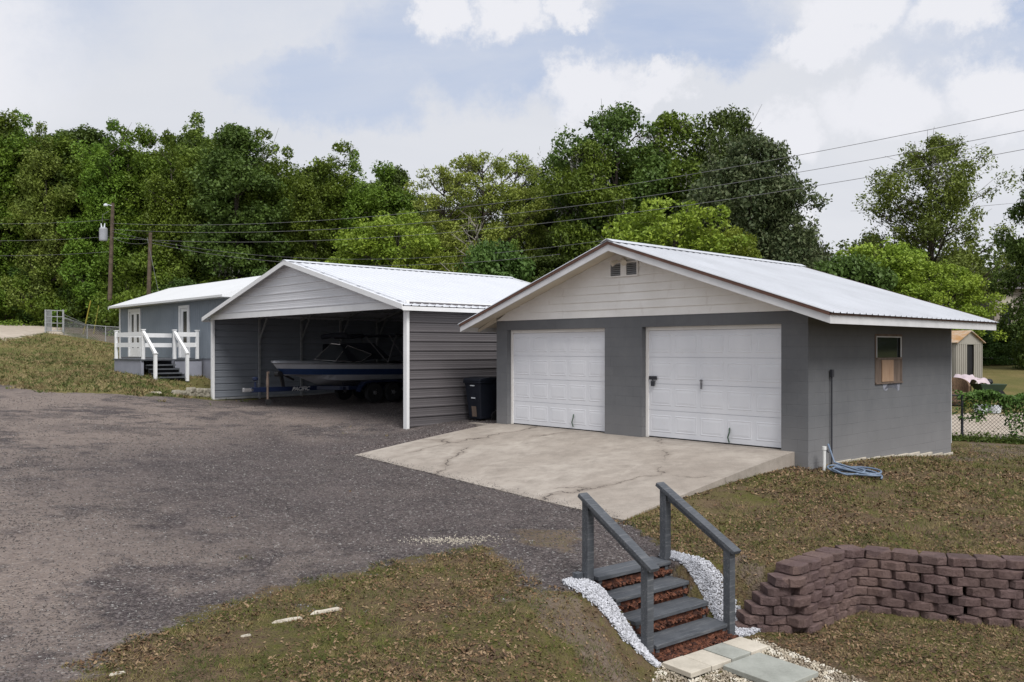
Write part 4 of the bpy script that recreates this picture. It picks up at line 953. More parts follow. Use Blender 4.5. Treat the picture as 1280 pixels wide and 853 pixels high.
def spost(x, y, zb, zt_):
    m = MB(); m.box((x-.045, y-.045, zb), (x+.045, y+.045, zt_)); return m.make('post', M['painted_wood'], steps, bevel=.006)
rail_top = .235; rail_bot = -.245
for x in (0, SW):
    yb_, yf_ = (0.0, -.83) if x == 0 else (0.0, -.88)
    spost(x, yb_, -.95, rail_top-.06); spost(x, yf_, -1.4, rail_bot-.05)
    s_ = (rail_top-rail_bot)/(yb_-yf_)
    m = MB(); m.beam((x, yb_+.09, rail_top+.09*s_-.05), (x, yf_-.1, rail_bot-.1*s_-.05), .12, .045); m.make('hand_rail', M['painted_wood'], steps, bevel=.006)
    m = MB(); sd = .03 if x == 0 else -.03; m.beam((x+sd*0, yb_+.05, rail_top+.05*s_-.1), (x, yf_-.05, rail_bot-.05*s_-.1), .04, .07); m.make('under_rail', M['painted_wood'], steps, bevel=.004)
m = MB(); m.box((-.13, .02, -.85), (-.05, .1, -.56)); m.make('stake', M['painted_wood'], steps, bevel=.005)
# mulch between the treads: a stepped bed of shredded chips under the boards
def scatter_np(name, pts, size, mat, flat=.6, kind='stuff', seed=1, tri=False, shape='oct', nrm=None):
    """many small stones or chips as one mesh; pts (n,3), size (n,)"""
    r = np.random.default_rng(seed); n = len(pts)
    if shape == 'oct':
        base = np.array([(1,0,0),(0,1,0),(-1,0,0),(0,-1,0),(0,0,1),(0,0,-1)], float); F0 = np.array([(0,1,4),(1,2,4),(2,3,4),(3,0,4),(1,0,5),(2,1,5),(3,2,5),(0,3,5)])
    elif shape == 'box':
        base = np.array([(-1,-.4,-.2),(1,-.4,-.2),(1,.4,-.2),(-1,.4,-.2),(-.8,-.3,.25),(.9,-.35,.2),(.8,.4,.25),(-.9,.3,.2)], float); F0 = np.array([(0,1,4),(1,5,4),(1,2,5),(2,6,5),(2,3,6),(3,7,6),(3,0,7),(0,4,7),(4,5,6),(4,6,7)])
    else:
        base = np.array([(-1,0,0),(0,-.5,.12),(1,0,.0),(0,.5,.12)], float); F0 = np.array([(0,1,2),(0,2,3)])
    k = len(base)
    a = r.uniform(0, 2*np.pi, n); tx = r.normal(0, .35 if shape != 'leaf' else .45, n); ty = r.normal(0, .35 if shape != 'leaf' else .45, n)
    B = base[None] * (1 + r.uniform(-.3, .3, (n, k, 3))); B = B * size[:, None, None]; 
    if shape == 'oct': B[..., 2] *= flat
    ca, sa = np.cos(a)[:, None], np.sin(a)[:, None]
    x = B[..., 0]*ca - B[..., 1]*sa; y = B[..., 0]*sa + B[..., 1]*ca; z = B[..., 2] + tx[:, None]*x + ty[:, None]*y
    V = np.stack([x, y, z], -1) + np.asarray(pts)[:, None]; Fq = (F0[None] + (np.arange(n)*k)[:, None, None]).reshape(-1, 3)
    o = mesh_np(name, V.reshape(-1, 3), Fq, mat); 
    if kind: tag(o, kind=kind)
    return o
def Sw_np(x, y):
    c, s = math.cos(SR), math.sin(SR); return SC.x + x*c - y*s, SC.y + x*s + y*c
rg = np.random.default_rng(3)
n = 14000; x = rg.uniform(.03, SW-.02, n); y = rg.uniform(-.99, .16, n); k = np.clip(np.floor((-.10+.264 - y)/.264), 0, 4)
zz_ = np.array([-.675, -.825, -.99, -1.155, -1.215])[k.astype(int)] + rg.uniform(-.02, .012, n) - .04*((y+.10) % .264 < .05)
wx_, wy_ = Sw_np(x, y)
tag(scatter_np('mulch', np.stack([wx_, wy_, zz_], -1), rg.uniform(.012, .03, n), M['mulch'], shape='box', seed=2), 'red bark mulch filling the gaps under the wooden treads', 'mulch')
m = MB(); zz4 = [-.665, -.80, -.965, -1.13]
for k in range(4): m.box((.02, -.10-.264*k+.03, -1.5), (SW-.01, -.10-.264*k+.264+.03-.001, zz4[k]-.005))
m.box((.02, -1.02, -1.5), (SW-.01, -.865, -1.222))
o = m.make('mulch_bed', M['mulch'], None); o.location = (SC.x, SC.y, 0); o.rotation_euler = (0, 0, SR); tag(o, kind='structure')
# white stones flanking the steps
def strip_pts(left, n, seed):
    r = np.random.default_rng(seed); y = r.uniform(-1.02, .12, n)
    if left: w0 = -.27 + .05*np.sin(y*6) + r.normal(0, .02, n) + .22*np.clip((-y-.75)/.3, 0, 1); x = w0 + (-.04 - w0)*r.uniform(0, 1, n)
    else: w1 = SW + .22 + .26*np.clip(-y*1.2+.1, 0, 1) + .03*np.sin(y*9); x = SW + .03 + (w1-SW-.03)*r.uniform(0, 1, n)
    X, Y = Sw_np(x, y); return np.stack([X, Y, H(X, Y) + r.uniform(.0, .035, n)], -1)
p = strip_pts(True, 6500, 5); tag(scatter_np('white_stones', p, rg.uniform(.007, .018, len(p)), M['pebble_white'], .7, seed=5), 'strip of white marble chips down the left side of the wooden steps', 'stones')
p = strip_pts(False, 6500, 6); tag(scatter_np('white_stones', p, rg.uniform(.007, .018, len(p)), M['pebble_white'], .7, seed=6), 'strip of white marble chips between the wooden steps and the block wall', 'stones')
# pavers at the foot
def flat_slab(name, x0, x1, y0, y1, mat, label, cat, group=None, z=None, tilt=(0, 0)):
    c = Sw((x0+x1)/2, (y0+y1)/2); z = h(c.x, c.y)+.02 if z is None else z
    m = MB(); m.box((-(x1-x0)/2, -(y1-y0)/2, -.05), ((x1-x0)/2, (y1-y0)/2, 0)); o = m.make(name, mat, None, bevel=.006); o.location = (c.x, c.y, z); o.rotation_euler = (tilt[0], tilt[1], SR); tag(o, label, cat, group); return o
lab = ['pale paver left of the row at the foot of the wooden steps', 'pale paver second from the left at the foot of the wooden steps', 'greyer paver second from the right at the foot of the wooden steps', 'pale paver rightmost of the row at the foot of the wooden steps']
ws = [0.0, .30, .60, .90, 1.2]
for i in range(4): flat_slab('paver', ws[i]+.0, ws[i+1]-.012, -1.37, -1.02, M['paver'] if i != 2 else M['paver_grey'], lab[i], 'paver', 'pavers at the foot of the steps', z=-1.205+RND.uniform(-.004, .004))
flat_slab('stepping_stone', .42, .98, -2.05, -1.40, M['paver_grey'], 'large square grey stepping stone in the cream gravel below the pavers', 'stepping stone', z=-1.215)
# cream gravel path
n = 26000; x = rg.uniform(-.45, 2.3, n); y = rg.uniform(-3.2, -.95, n); X, Y = Sw_np(x, y)
ok = inside(X, Y, [(1.38, 8.12), (1.0, 6.9), (1.6, 6.0), (4.1, 6.4), (3.35, 7.55), (2.55, 8.85), (2.2, 8.7)]); X, Y = X[ok], Y[ok]
scatter_np('cream_gravel', np.stack([X, Y, H(X, Y)+rg.uniform(0, .012, len(X))], -1), rg.uniform(.006, .016, len(X)), M['cream_gravel'], .7, seed=8)['label'] = 'cream pebble gravel round the stepping stone'

# ================================================================== RETAINING WALL
rw = empty('retaining_wall', (3.9, 10.0, -1.2), 0, label='curved maroon block retaining wall holding the upper lawn', cat='retaining wall')
PATH = [(2.98, 9.16), (3.4, 9.57), (3.84, 9.96), (4.10, 9.98), (4.40, 9.84), (4.9, 9.58), (5.46, 9.46), (6.8, 9.24), (9, 8.9), (12, 8.4)]
def along(P, d):
    for a, b in zip(P[:-1], P[1:]):
        l = math.hypot(b[0]-a[0], b[1]-a[1])
        if d <= l: t = d/l; return (a[0]+(b[0]-a[0])*t, a[1]+(b[1]-a[1])*t), math.atan2(b[1]-a[1], b[0]-a[0])
        d -= l
    return P[-1], math.atan2(P[-1][1]-P[-2][1], P[-1][0]-P[-2][0])
def wblock(mm, c, ang, z, wd=.285, hg=.098, dp=.25, fwd=0.0):
    """split-face block: chamfered front corners, rough front, wide front tapering to the back"""
    j = lambda a: RND.uniform(-a, a); wd *= 1 + j(.03); ang += j(.05); z += j(.0035)
    f = -.1 - fwd; dp2 = dp-.1
    pts = [(-wd/2+.04, f+j(.014)), (-wd/6, f-.014+j(.016)), (wd/6, f-.014+j(.016)), (wd/2-.04, f+j(.014)), (wd/2, f+.045), (wd/2-.03, dp2), (-wd/2+.03, dp2), (-wd/2, f+.045)]
    ca, sa = math.cos(ang), math.sin(ang); n = len(pts); vs = []
    for zz, sh in ((z+.004, .010), (z+.014, 0), (z+hg-.010, 0), (z+hg, .008)):
        for u, v in pts:
            v2 = v + (sh if v < 0 else 0); u2 = u*(1-sh*3); jj = .007 if v < 0 else 0
            u2 += j(jj); v2 += j(jj); vs.append((c[0]+u2*ca-v2*sa, c[1]+u2*sa+v2*ca, zz))
    fs = [tuple(range(n))[::-1], tuple(range(3*n, 4*n))] + [(r*n+i, r*n+(i+1) % n, (r+1)*n+(i+1) % n, (r+1)*n+i) for r in range(3) for i in range(n)]
    mm.add(vs, fs)
NC = 7; top_z = -.56
tot = sum(math.hypot(b[0]-a[0], b[1]-a[1]) for a, b in zip(PATH[:-1], PATH[1:]))
for c in range(NC):
    mm = MB(); z = top_z - (c+1)*.1; setb = .022*c - (.03 if c == 0 else 0)
    d = .15 if c % 2 == 0 else .0
    if c == 0: d = .13
    while d < tot:
        (x, y), a = along(PATH, d); nx, ny = math.sin(a), -math.cos(a); wblock(mm, (x+nx*setb, y+ny*setb), a, z, fwd=.012 if c == 0 else 0, wd=.285 if c else .292); d += .29
    if c > 0:
        wblock(mm, (3.06, 9.27), .55, z, wd=.25, dp=.3)
        # stepped end: each lower course reaches a little farther to the left and back
        e = .105*c
        while e > -.05:
            cx, cy = 2.98 - .80*e + .02, 9.14 + .06*e; wblock(mm, (cx, cy), .3, z); e -= .28
    tag(mm.make('course' if c else 'cap_course', M['split_block'], rw))
P_WORLD_A = rw.location.copy()
for ch in [o for o in COL.objects if o.parent == rw]: ch.location = -P_WORLD_A
m = MB()
# ================================================================== small things on the ground
def stone(name, x, y, ln, wd, hg, rz, mat, label, cat, group=None, sink=.3, seed=0, z=None):
    r = random.Random(seed); m = MB(); n = 7; vs = []
    for k, (sc, zz) in enumerate(((.85, -.3), (1, .1), (.96, .6), (.75, 1.0))):
        for i in range(n*2):
            t = math.pi*i/n; rr = (abs(math.cos(t))**8+abs(math.sin(t))**8)**(-1/8); vs.append((ln/2*sc*rr*math.cos(t)*(1+r.uniform(-.06, .06)), wd/2*sc*rr*math.sin(t)*(1+r.uniform(-.1, .1)), hg*zz+r.uniform(-.006, .006)))
    q = 2*n; m.add(vs, [tuple(range(q))[::-1], tuple(range(3*q, 4*q))]+[(k*q+i, k*q+(i+1) % q, (k+1)*q+(i+1) % q, (k+1)*q+i) for k in range(3) for i in range(q)])
    o = m.make(name, mat, None); o.location = (x, y, (h(x, y) if z is None else z)-hg*sink); o.rotation_euler = (0, 0, rz); tag(o, label, cat, group); return o
a_ = math.atan2(.2, .24)
for i, (x, y, ln, lab) in enumerate(((-1.72, 7.90, .32, 'longest pale kerb piece lying in the grass, nearest the steps'), (-2.0, 7.62, .30, 'pale kerb piece second from the steps in the foreground grass'), (-2.24, 7.2, .10, 'short half-buried kerb piece in the brown grass'), (-2.93, 6.35, .13, 'grey kerb piece nearest the bottom edge beside the gravel'))):
    stone('kerb_piece', x, y, ln, .045, .04, a_+RND.uniform(-.1, .1), M['paver'], lab, 'kerb piece', 'pale kerb pieces in the foreground grass', .5 if i < 2 else .8, i)
si = 0
slab_pts = []
for row, zoff in ((0, 0), (1, .13)):
    for k in range(6 if row == 0 else 4):
        t = (k + .5*row + (1.6 if row else 0))/6; x = -10.95 + t*.75; y = 27.95 + t*1.6
        slab_pts.append((x, y, zoff)); 
for i, (x, y, zo) in enumerate(slab_pts):
    names = ['lowest row', 'upper row']; lab = '%s rough stone of the %s in the stone edging beside the carport' % (['leftmost', 'second', 'third', 'fourth', 'fifth', 'sixth'][i if i < 6 else i-6], names[0 if i < 6 else 1])
    stone('edging_stone', x, y, .34, .26, .15, math.atan2(1.6, .75)+RND.uniform(-.2, .2), M['rough_stone'], lab, 'stone', 'rough stones edging the grass', .1, 20+i, z=h(x, y)+zo)
stone('pale_stone', -11.35, 27.2, .42, .16, .06, .3, M['paver'], 'flat pale stone in the grass left of the stone edging', 'stone', None, .2, 40)

# ================================================================== TREES
def vnoise(x, y, s, seed=0):
    x = np.asarray(x)/s; y = np.asarray(y)/s; xi = np.floor(x).astype(np.int64); yi = np.floor(y).astype(np.int64); fx = x-xi; fy = y-yi; fx = fx*fx*(3-2*fx); fy = fy*fy*(3-2*fy)
    def hsh(a, b): v = np.sin(a*127.1+b*311.7+seed*74.7)*43758.5453; return v-np.floor(v)
    return (hsh(xi, yi)*(1-fx)+hsh(xi+1, yi)*fx)*(1-fy)+(hsh(xi, yi+1)*(1-fx)+hsh(xi+1, yi+1)*fx)*fy
def leaves_np(centres, normals_bias, size, rng_, asp=.55):
    n = len(centres); d = rng_.normal(size=(n, 3)); d /= np.linalg.norm(d, axis=1)[:, None]
    up = rng_.normal(size=(n, 3)) * .75 + normals_bias; up -= (up*d).sum(1)[:, None]*d; up /= np.linalg.norm(up, axis=1)[:, None]+1e-9
    sd = np.cross(d, up); L = (size*rng_.uniform(.6, 1.3, n))[:, None]
    V = np.stack([centres-d*L, centres+sd*L*asp+up*L*.12, centres+d*L, centres-sd*L*asp+up*L*.12], 1).reshape(-1, 3)
    Fq = np.arange(n*4).reshape(n, 4); return V, Fq
def make_tree(name, seed, Ht, Rc, z0, ncl, per, leaf, crad, leafm, barkm='bark', prof='tall', trunk_r=.2, limbs=14, moss=0, shell=.45, lean=.0, flat=.75, per_var=.5, thin=1.0):
    """prototype: a tapered trunk with limbs, a crown of clumps of small leaves; all sizes in metres"""
    r = np.random.default_rng(seed); root = bpy.data.objects.new(name, None); tag(root, None, None)
    def R(t):
        if prof == 'plume': return Rc+0*t
        if prof == 'tall': return Rc*(.62+.38*np.sin(np.pi*np.clip(t*.95+.05, 0, 1)))*np.clip((1-t)*4.5, 0, 1)**.55
        if prof == 'round': return Rc*np.sqrt(np.clip(1-(2*t-1)**2, 0, 1))*(1-.12*t)
        if prof == 'vase': return Rc*np.clip(.3+1.0*t, 0, 1)*np.sqrt(np.clip(1-t**4, 0, 1))
        if prof == 'cone': return Rc*np.clip(1.12-t, .0, 1)**.75
        if prof == 'bush': return Rc*np.sqrt(np.clip(1-t*t, 0, 1))
    t = r.uniform(0, 1, ncl)**(.9); a = r.uniform(0, 2*np.pi, ncl); rad = R(t)*np.sqrt(r.uniform(shell**2, 1, ncl))*r.uniform(.8, 1.12, ncl)
    lob = 1+.22*np.sin(a*3+seed)+.12*np.sin(a*5+t*9)
    C_ = np.stack([rad*lob*np.cos(a), rad*lob*np.sin(a), z0+(Ht-z0)*t - crad*.3], -1)
    if prof == 'plume':
        ns = 7; sa = r.uniform(0, 2*np.pi, ns); sr = Rc*np.sqrt(r.uniform(.02, .8, ns)); st = r.uniform(.72, 1.0, ns); st[0] = 1.0; sr[0] *= .3
        k = r.integers(0, ns, ncl); t = t*st[k]; spread = Rc*.34*(1.1-t/st[k])+.25
        C_ = np.stack([sr[k]*np.cos(sa[k])*(.5+.6*t)+r.normal(size=ncl)*spread, sr[k]*np.sin(sa[k])*(.5+.6*t)+r.normal(size=ncl)*spread, z0+(Ht-z0)*t-crad*.3], -1)
    C_[:, 0] += lean*C_[:, 2]
    cr = crad*r.uniform(.55, 1.25, ncl)*np.where(t > .85, .75, 1)
    V = []; Fs = []; k0 = 0; cen = []; nb = []
    for i in range(ncl):
        n = int(per*r.uniform(1-per_var, 1+per_var)*(cr[i]/crad)**2); d = r.normal(size=(n, 3)); d /= np.linalg.norm(d, axis=1)[:, None]
        q = d*(r.uniform(.25, 1, n)**.45)[:, None]*cr[i]*(1+.35*np.sin(d[:, 0:1]*5+i)*np.cos(d[:, 1:2]*4+i*2)); q[:, 2] *= flat
        cen.append(C_[i]+q); nb.append(d*.5+np.array([0, 0, .9]))
    cen = np.concatenate(cen); nb = np.concatenate(nb); V, Fq = leaves_np(cen, nb, np.full(len(cen), leaf), r)
    crown = mesh_np('crown', V, Fq, M[leafm], root); 
    m = MB()
    if trunk_r > 0:
        pts = []; rs = []
        for i in range(9):
            tt = i/8; pts.append((lean*Ht*.9*tt+.12*math.sin(tt*5+seed), .12*math.cos(tt*4+seed)-.12, -.3+(Ht*.84)*tt)); rs.append(trunk_r*(1.25 if i == 0 else 1)*(1-.85*tt)+.01)
        m.tube(pts, rs, 8)
        order = r.permutation(ncl)[:limbs]
        for i in order:
            c = C_[i]; zb = max(z0*.5, c[2]-np.hypot(c[0], c[1])*r.uniform(.5, 1.1)); tt = min(.95, max(.05, (zb+.3)/(Ht*.92))); base = Vector((lean*Ht*.9*tt+.12*math.sin(tt*5+seed), .12*math.cos(tt*4+seed)-.12, zb))
            e = Vector(c); md_ = base.lerp(e, .5)+Vector((r.normal()*.2, r.normal()*.2, r.normal()*.2+.15)); r0 = trunk_r*(1-.8*tt)*.5
            r0 *= thin; m.tube([base, md_, e], [r0+.015, r0*.6+.012, .012], 5, cap=False)
            for _ in range(2):
                e2 = e+Vector(r.normal(size=3)*crad*.7); m.tube([md_, e2], [r0*.4+.008, .008], 4, cap=False)
        m.make('trunk', M[barkm], root, fixn=False)
    if moss:
        cs = []; 
        for i in r.permutation(ncl)[:moss]:
            c = C_[i]
            for _ in range(14):
                x, y = c[0]+r.normal()*crad*.5, c[1]+r.normal()*crad*.5; L = r.uniform(.5, 1.9)*crad; z = c[2]-crad*.2
                for s_ in range(int(L/.1)): cs.append((x+r.normal()*.05, y+r.normal()*.05, z-s_*.1))
        cs = np.array(cs); V, Fq = leaves_np(cs, np.zeros((len(cs), 3)), np.full(len(cs), .10), r, .35); V[:, 2] += 0; tag(mesh_np('hanging_moss', V, Fq, M['moss_grey'], root), kind='stuff')
    root['Ht'] = Ht; return root
PROTO = {}
def kids(o): return [c for c in bpy.data.objects if c.parent == o]
KID = {}
def plant(key, x, y, ht, wscale, label, cat='tree', group=None, rz=None, name=None, sink=.1, z=None):
    p = PROTO[key]; s = ht/p['Ht']; used = p.get('used')
    if key not in KID: KID[key] = kids(p)
    if not used: o = p; p['used'] = 1; link(o)
    else:
        o = p.copy(); link(o)
        for c in KID[key]: d = c.copy(); link(d, o)
    o.location = (x, y, (h(x, y) if z is None else z)-sink); o.rotation_euler = (0, 0, RND.uniform(0, 6.28) if rz is None else rz); o.scale = (s*wscale, s*wscale, s)
    tag(o, label, cat, group)
    return o
PROTO['f1'] = make_tree('broadleaf_tree', 11, 16, 2.3, 1.0, 170, 330, .105, .68, 'leaf_forest', prof='plume', limbs=40, flat=1.15, per_var=.8)
PROTO['f2'] = make_tree('broadleaf_tree', 12, 16, 2.1, 1.5, 160, 330, .105, .66, 'leaf_forest', prof='plume', limbs=44, flat=1.2, per_var=.8)
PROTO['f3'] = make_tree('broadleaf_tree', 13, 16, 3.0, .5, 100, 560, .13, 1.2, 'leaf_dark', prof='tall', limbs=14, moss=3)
PROTO['f4'] = make_tree('broadleaf_tree', 14, 16, 2.3, 1.5, 165, 320, .105, .68, 'leaf_spring', prof='plume', limbs=40, flat=1.15, per_var=.8)
PROTO['oak'] = make_tree('live_oak', 21, 15, 4.2, 1.5, 120, 560, .12, 1.2, 'leaf_dark', prof='round', trunk_r=.35, limbs=30, moss=22, shell=.45)
PROTO['oak2'] = make_tree('live_oak', 22, 15, 3.6, 2.0, 85, 520, .12, 1.15, 'leaf_forest', prof='vase', trunk_r=.3, limbs=28, moss=10, shell=.45)
PROTO['mag'] = make_tree('magnolia_tree', 23, 13, 4.4, .5, 170, 480, .12, 1.15, 'leaf_magnolia', prof='round', trunk_r=.3, limbs=12, shell=.55)
PROTO['lime'] = make_tree('lime_green_tree', 24, 8, 3.2, .5, 120, 300, .085, .62, 'leaf_lime', prof='round', trunk_r=.14, limbs=34, shell=.4, per_var=.8)
PROTO['airy'] = make_tree('airy_tree', 25, 13, 3.6, 1.2, 150, 300, .085, .7, 'leaf_olive', prof='vase', trunk_r=.22, limbs=110, shell=.35, moss=6)
PROTO['sparse'] = make_tree('sparse_tree', 26, 13, 4.2, 1.5, 175, 330, .085, .68, 'leaf_spring', prof='round', trunk_r=.24, limbs=170, moss=10, shell=.2, flat=1.05, per_var=.8, thin=.4)
PROTO['bush'] = make_tree('understory_shrub', 27, 4, 2.2, .0, 50, 420, .085, .7, 'leaf_forest', prof='bush', trunk_r=.05, limbs=6, shell=.3)
PROTO['limebush'] = make_tree('understory_shrub', 28, 4, 2.2, .0, 50, 400, .085, .65, 'leaf_hedge', prof='bush', trunk_r=.05, limbs=6, shell=.3)
PROTO['bare'] = make_tree('bare_tree', 29, 9, 2.6, 2.0, 46, 14, .08, .8, 'leaf_olive', barkm='pale_bark', prof='vase', trunk_r=.14, limbs=46, shell=.3)
def pxw(px, Z): return (px-640)/1070*Z
def topz(y, Z): return 1.76+(436.5-y)*Z/1070
skyline = [(-260, 150), (-60, 140), (0, 138), (28, 142), (60, 138), (100, 158), (135, 158), (165, 152), (195, 143), (235, 150), (275, 146), (320, 162), (352, 178), (378, 200), (405, 186), (440, 192), (470, 198), (500, 212), (520, 235)]
def sky_at(x):
    for (a, b), (c, d) in zip(skyline[:-1], skyline[1:]):
        if a <= x <= c: return b+(d-b)*(x-a)/(c-a)
    return 200
ordn = ['first', 'second', 'third', 'fourth', 'fifth', 'sixth', 'seventh', 'eighth', 'ninth', 'tenth', 'eleventh', 'twelfth', 'thirteenth', 'fourteenth', 'fifteenth', 'sixteenth']
tops = [-22, 4, 30, 58, 84, 110, 136, 163, 190, 216, 243, 270, 298, 326, 352, 394, 420, 447, 474, 494]
land = {136: 'tall green tree of the left wood standing behind the transformer pole', 190: 'tall green tree of the left wood behind the shorter wooden pole', 4: 'tall green tree at the left edge of the photo', 494: 'last small tree at the right end of the left wood', 394: 'tall tree right of the dip in the left wood skyline', 352: 'lower tree in the dip of the left wood skyline'}
ordn2 = ordn+['seventeenth', 'eighteenth', 'nineteenth', 'twentieth']
for i, px in enumerate(tops):
    Z = 63+(i % 3)*1.8; y = sky_at(px)+(RND.choice((-8, -3, 2, 8, 18)) if px < 380 else RND.choice((-12, -5, 0))); x = pxw(px, Z); g = h(x, Z)
    plant(['f1', 'f2', 'f1', 'f4', 'f2', 'f3', 'f1'][i % 7], x, Z, topz(y, Z)-g, RND.uniform(.9, 1.2), land.get(px, 'tall green tree, %s from the left in the front row of the left wood' % ordn2[i]), group='trees in the front row of the left wood')
for i in range(13):     # second row
    px = 12+i*38; Z = 71+(i % 3)*1.3; y = sky_at(px)+RND.uniform(14, 40); x = pxw(px, Z)
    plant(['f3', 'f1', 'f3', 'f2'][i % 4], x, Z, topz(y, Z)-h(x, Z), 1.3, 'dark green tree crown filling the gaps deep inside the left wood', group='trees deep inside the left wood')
for i in range(9):
    px = -300+i*32; Z = 64+(i % 2)*5; x = pxw(px, Z); plant(['f1', 'f3'][i % 2], x, Z, topz(150, Z)-h(x, Z), 1.2, 'dark green tree crown filling the gaps deep inside the left wood', group='trees deep inside the left wood')
for i in range(16):
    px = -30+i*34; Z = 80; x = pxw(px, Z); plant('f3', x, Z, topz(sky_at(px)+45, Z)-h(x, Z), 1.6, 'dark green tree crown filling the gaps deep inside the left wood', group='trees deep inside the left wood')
# understory
for i in range(22):
    px = -20+i*25+RND.uniform(-7, 7); Z = 59+RND.uniform(0, 3)+(3.5 if px < 175 else 0); x = pxw(px, Z); big = RND.uniform(3.2, 6.2)
    plant('limebush' if i in (2, 5, 10, 11, 14, 18) else 'bush', x, Z, big, RND.uniform(.8, 1.1), 'green leafy shrub, %s from the left along the foot of the left wood' % (ordn[i] if i < 16 else ['seventeenth', 'eighteenth', 'nineteenth', 'twentieth', 'twenty-first', 'twenty-second'][i-16]), 'shrub', 'shrubs along the foot of the left wood')
MID = [('lime', 492, 256, 52, 1.15, 'yellow-green rounded tree behind the ridge of the carport'), ('lime', 535, 300, 50, .9, 'low yellow-green tree right of the carport ridge, left of the bare pale tree'),
 ('airy', 560, 205, 58, 1.0, 'airy olive tree with a loose top between the left wood and the oaks'), ('airy', 602, 186, 60, 1.05, 'tallest airy olive tree, just right of the loose-topped one'),
 ('airy', 645, 190, 62, .85, 'mid green tree with a notched top left of the big oaks'), ('oak', 694, 196, 64, .8, 'dark mossy oak leaning against the tall oak cluster from the left'),
 ('oak', 770, 136, 60, .95, 'tallest dark oak hung with grey moss behind the garage peak'), ('oak2', 735, 175, 57, .85, 'mossy oak on the left shoulder of the tallest oak'),
 ('oak2', 838, 140, 61, 1.0, 'green oak right of the tallest one with a domed top'), ('oak', 905, 138, 60, .8, 'tall oak rising behind the magnolia'),
 ('mag', 935, 170, 50, .92, 'broad dull green magnolia tree above the garage roof'), ('mag', 985, 262, 52, .8, 'lower shoulder of magnolia foliage right of the broad magnolia'),
 ('lime', 838, 238, 42, 1.1, 'bright yellow-green tree in front of the oaks over the garage peak'), ('lime', 905, 268, 43, .8, 'smaller bright green tree leaning against the magnolia'),
 ('bare', 592, 268, 47, 1.0, 'bare pale-limbed tree between the carport and garage roofs'), ('f4', 640, 300, 56, 1.3, 'dark shrub behind the gap between the two metal roofs'), ('f3', 700, 285, 57, 1.3, 'dark shrub behind the left slope of the garage roof'), ('limebush', 618, 305, 46, .8, 'bright shrub beside the bare pale-limbed tree'),
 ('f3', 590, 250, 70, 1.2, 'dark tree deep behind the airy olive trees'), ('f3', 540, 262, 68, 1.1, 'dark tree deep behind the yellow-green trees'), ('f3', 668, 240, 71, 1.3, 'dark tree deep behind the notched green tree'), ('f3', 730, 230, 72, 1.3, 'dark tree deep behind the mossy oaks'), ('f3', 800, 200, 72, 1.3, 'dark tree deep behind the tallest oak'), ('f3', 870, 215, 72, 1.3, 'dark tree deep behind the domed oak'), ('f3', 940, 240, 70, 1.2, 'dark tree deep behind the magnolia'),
 ('f3', 1030, 318, 60, 1.0, 'low dark tree in the gap between magnolia and the mossy sparse tree'), ('limebush', 1062, 322, 38, .9, 'bright green shrub left of the sparse mossy tree, over the roof edge'),
 ('sparse', 1165, 172, 52, 1.05, 'tall sparse tree with hanging moss standing alone right of the garage ridge'), ('lime', 1105, 290, 42, 1.15, 'bright green tree below the sparse mossy tree'), ('lime', 1170, 318, 40, 1.1, 'low lime tree above the right end of the garage eave'),
 ('f3', 1220, 318, 62, .9, 'dark tree beside the neighbouring brick house'), ('oak2', 1090, 290, 58, .8, 'loose green tree at the left foot of the sparse mossy tree'), ('f4', 1140, 310, 66, 1.2, 'tree behind the lime tree under the sparse one'), ('f3', 1300, 190, 40, .75, 'dark sparse tree reaching in from the right edge of the photo'), ('f4', 1205, 318, 56, .9, 'loose green tree left of the brick house'), ('f1', 1292, 322, 46, .7, 'green tree in front of the brick house at the right edge'),
 ('f3', 1330, 280, 75, 1.3, 'dark tree beyond the brick house'), ('f4', 1250, 326, 78, 1.3, 'distant tree above the brick house roof'), ('f3', 1190, 330, 74, 1.3, 'distant dark tree behind the mossy sparse tree')]
for key, px, y, Z, ws_, lab in MID:
    x = pxw(px, Z); plant(key, x, Z, topz(y, Z)-h(x, Z), ws_, lab, 'shrub' if 'bush' in key else 'tree')
for i, (px, y, Z) in enumerate(((1225, 408, 44), (1243, 402, 45), (1262, 405, 44), (1285, 400, 45), (1205, 405, 47), (1310, 404, 45))):
    x = pxw(px, Z); plant('bush' if i % 2 else 'limebush', x, Z, topz(y, Z)-h(x, Z), 1.15, 'clipped hedge shrub, %s from the left in front of the brick house' % ['second', 'third', 'fourth', 'fifth', 'first', 'last'][i], 'shrub', 'hedge shrubs in front of the brick house')
# a wood on the far horizon all round
V = []; 
r = np.random.default_rng(77); n = 220000; a = r.uniform(-1.25, 1.25, n); rr = r.uniform(120, 150, n); x = rr*np.sin(a); y = rr*np.cos(a); zz_ = H(x, y)+r.uniform(0, 1, n)**1.2*(8+4*vnoise(x, y, 9)+3*vnoise(x, y, 3, 2))
V, Fq = leaves_np(np.stack([x, y, zz_], -1), np.tile([0, 0, .8], (n, 1)), np.full(n, .34), r); tag(mesh_np('far_wood', V, Fq, M['leaf_dark']), 'distant dark wood closing the horizon', 'wood', kind='stuff')

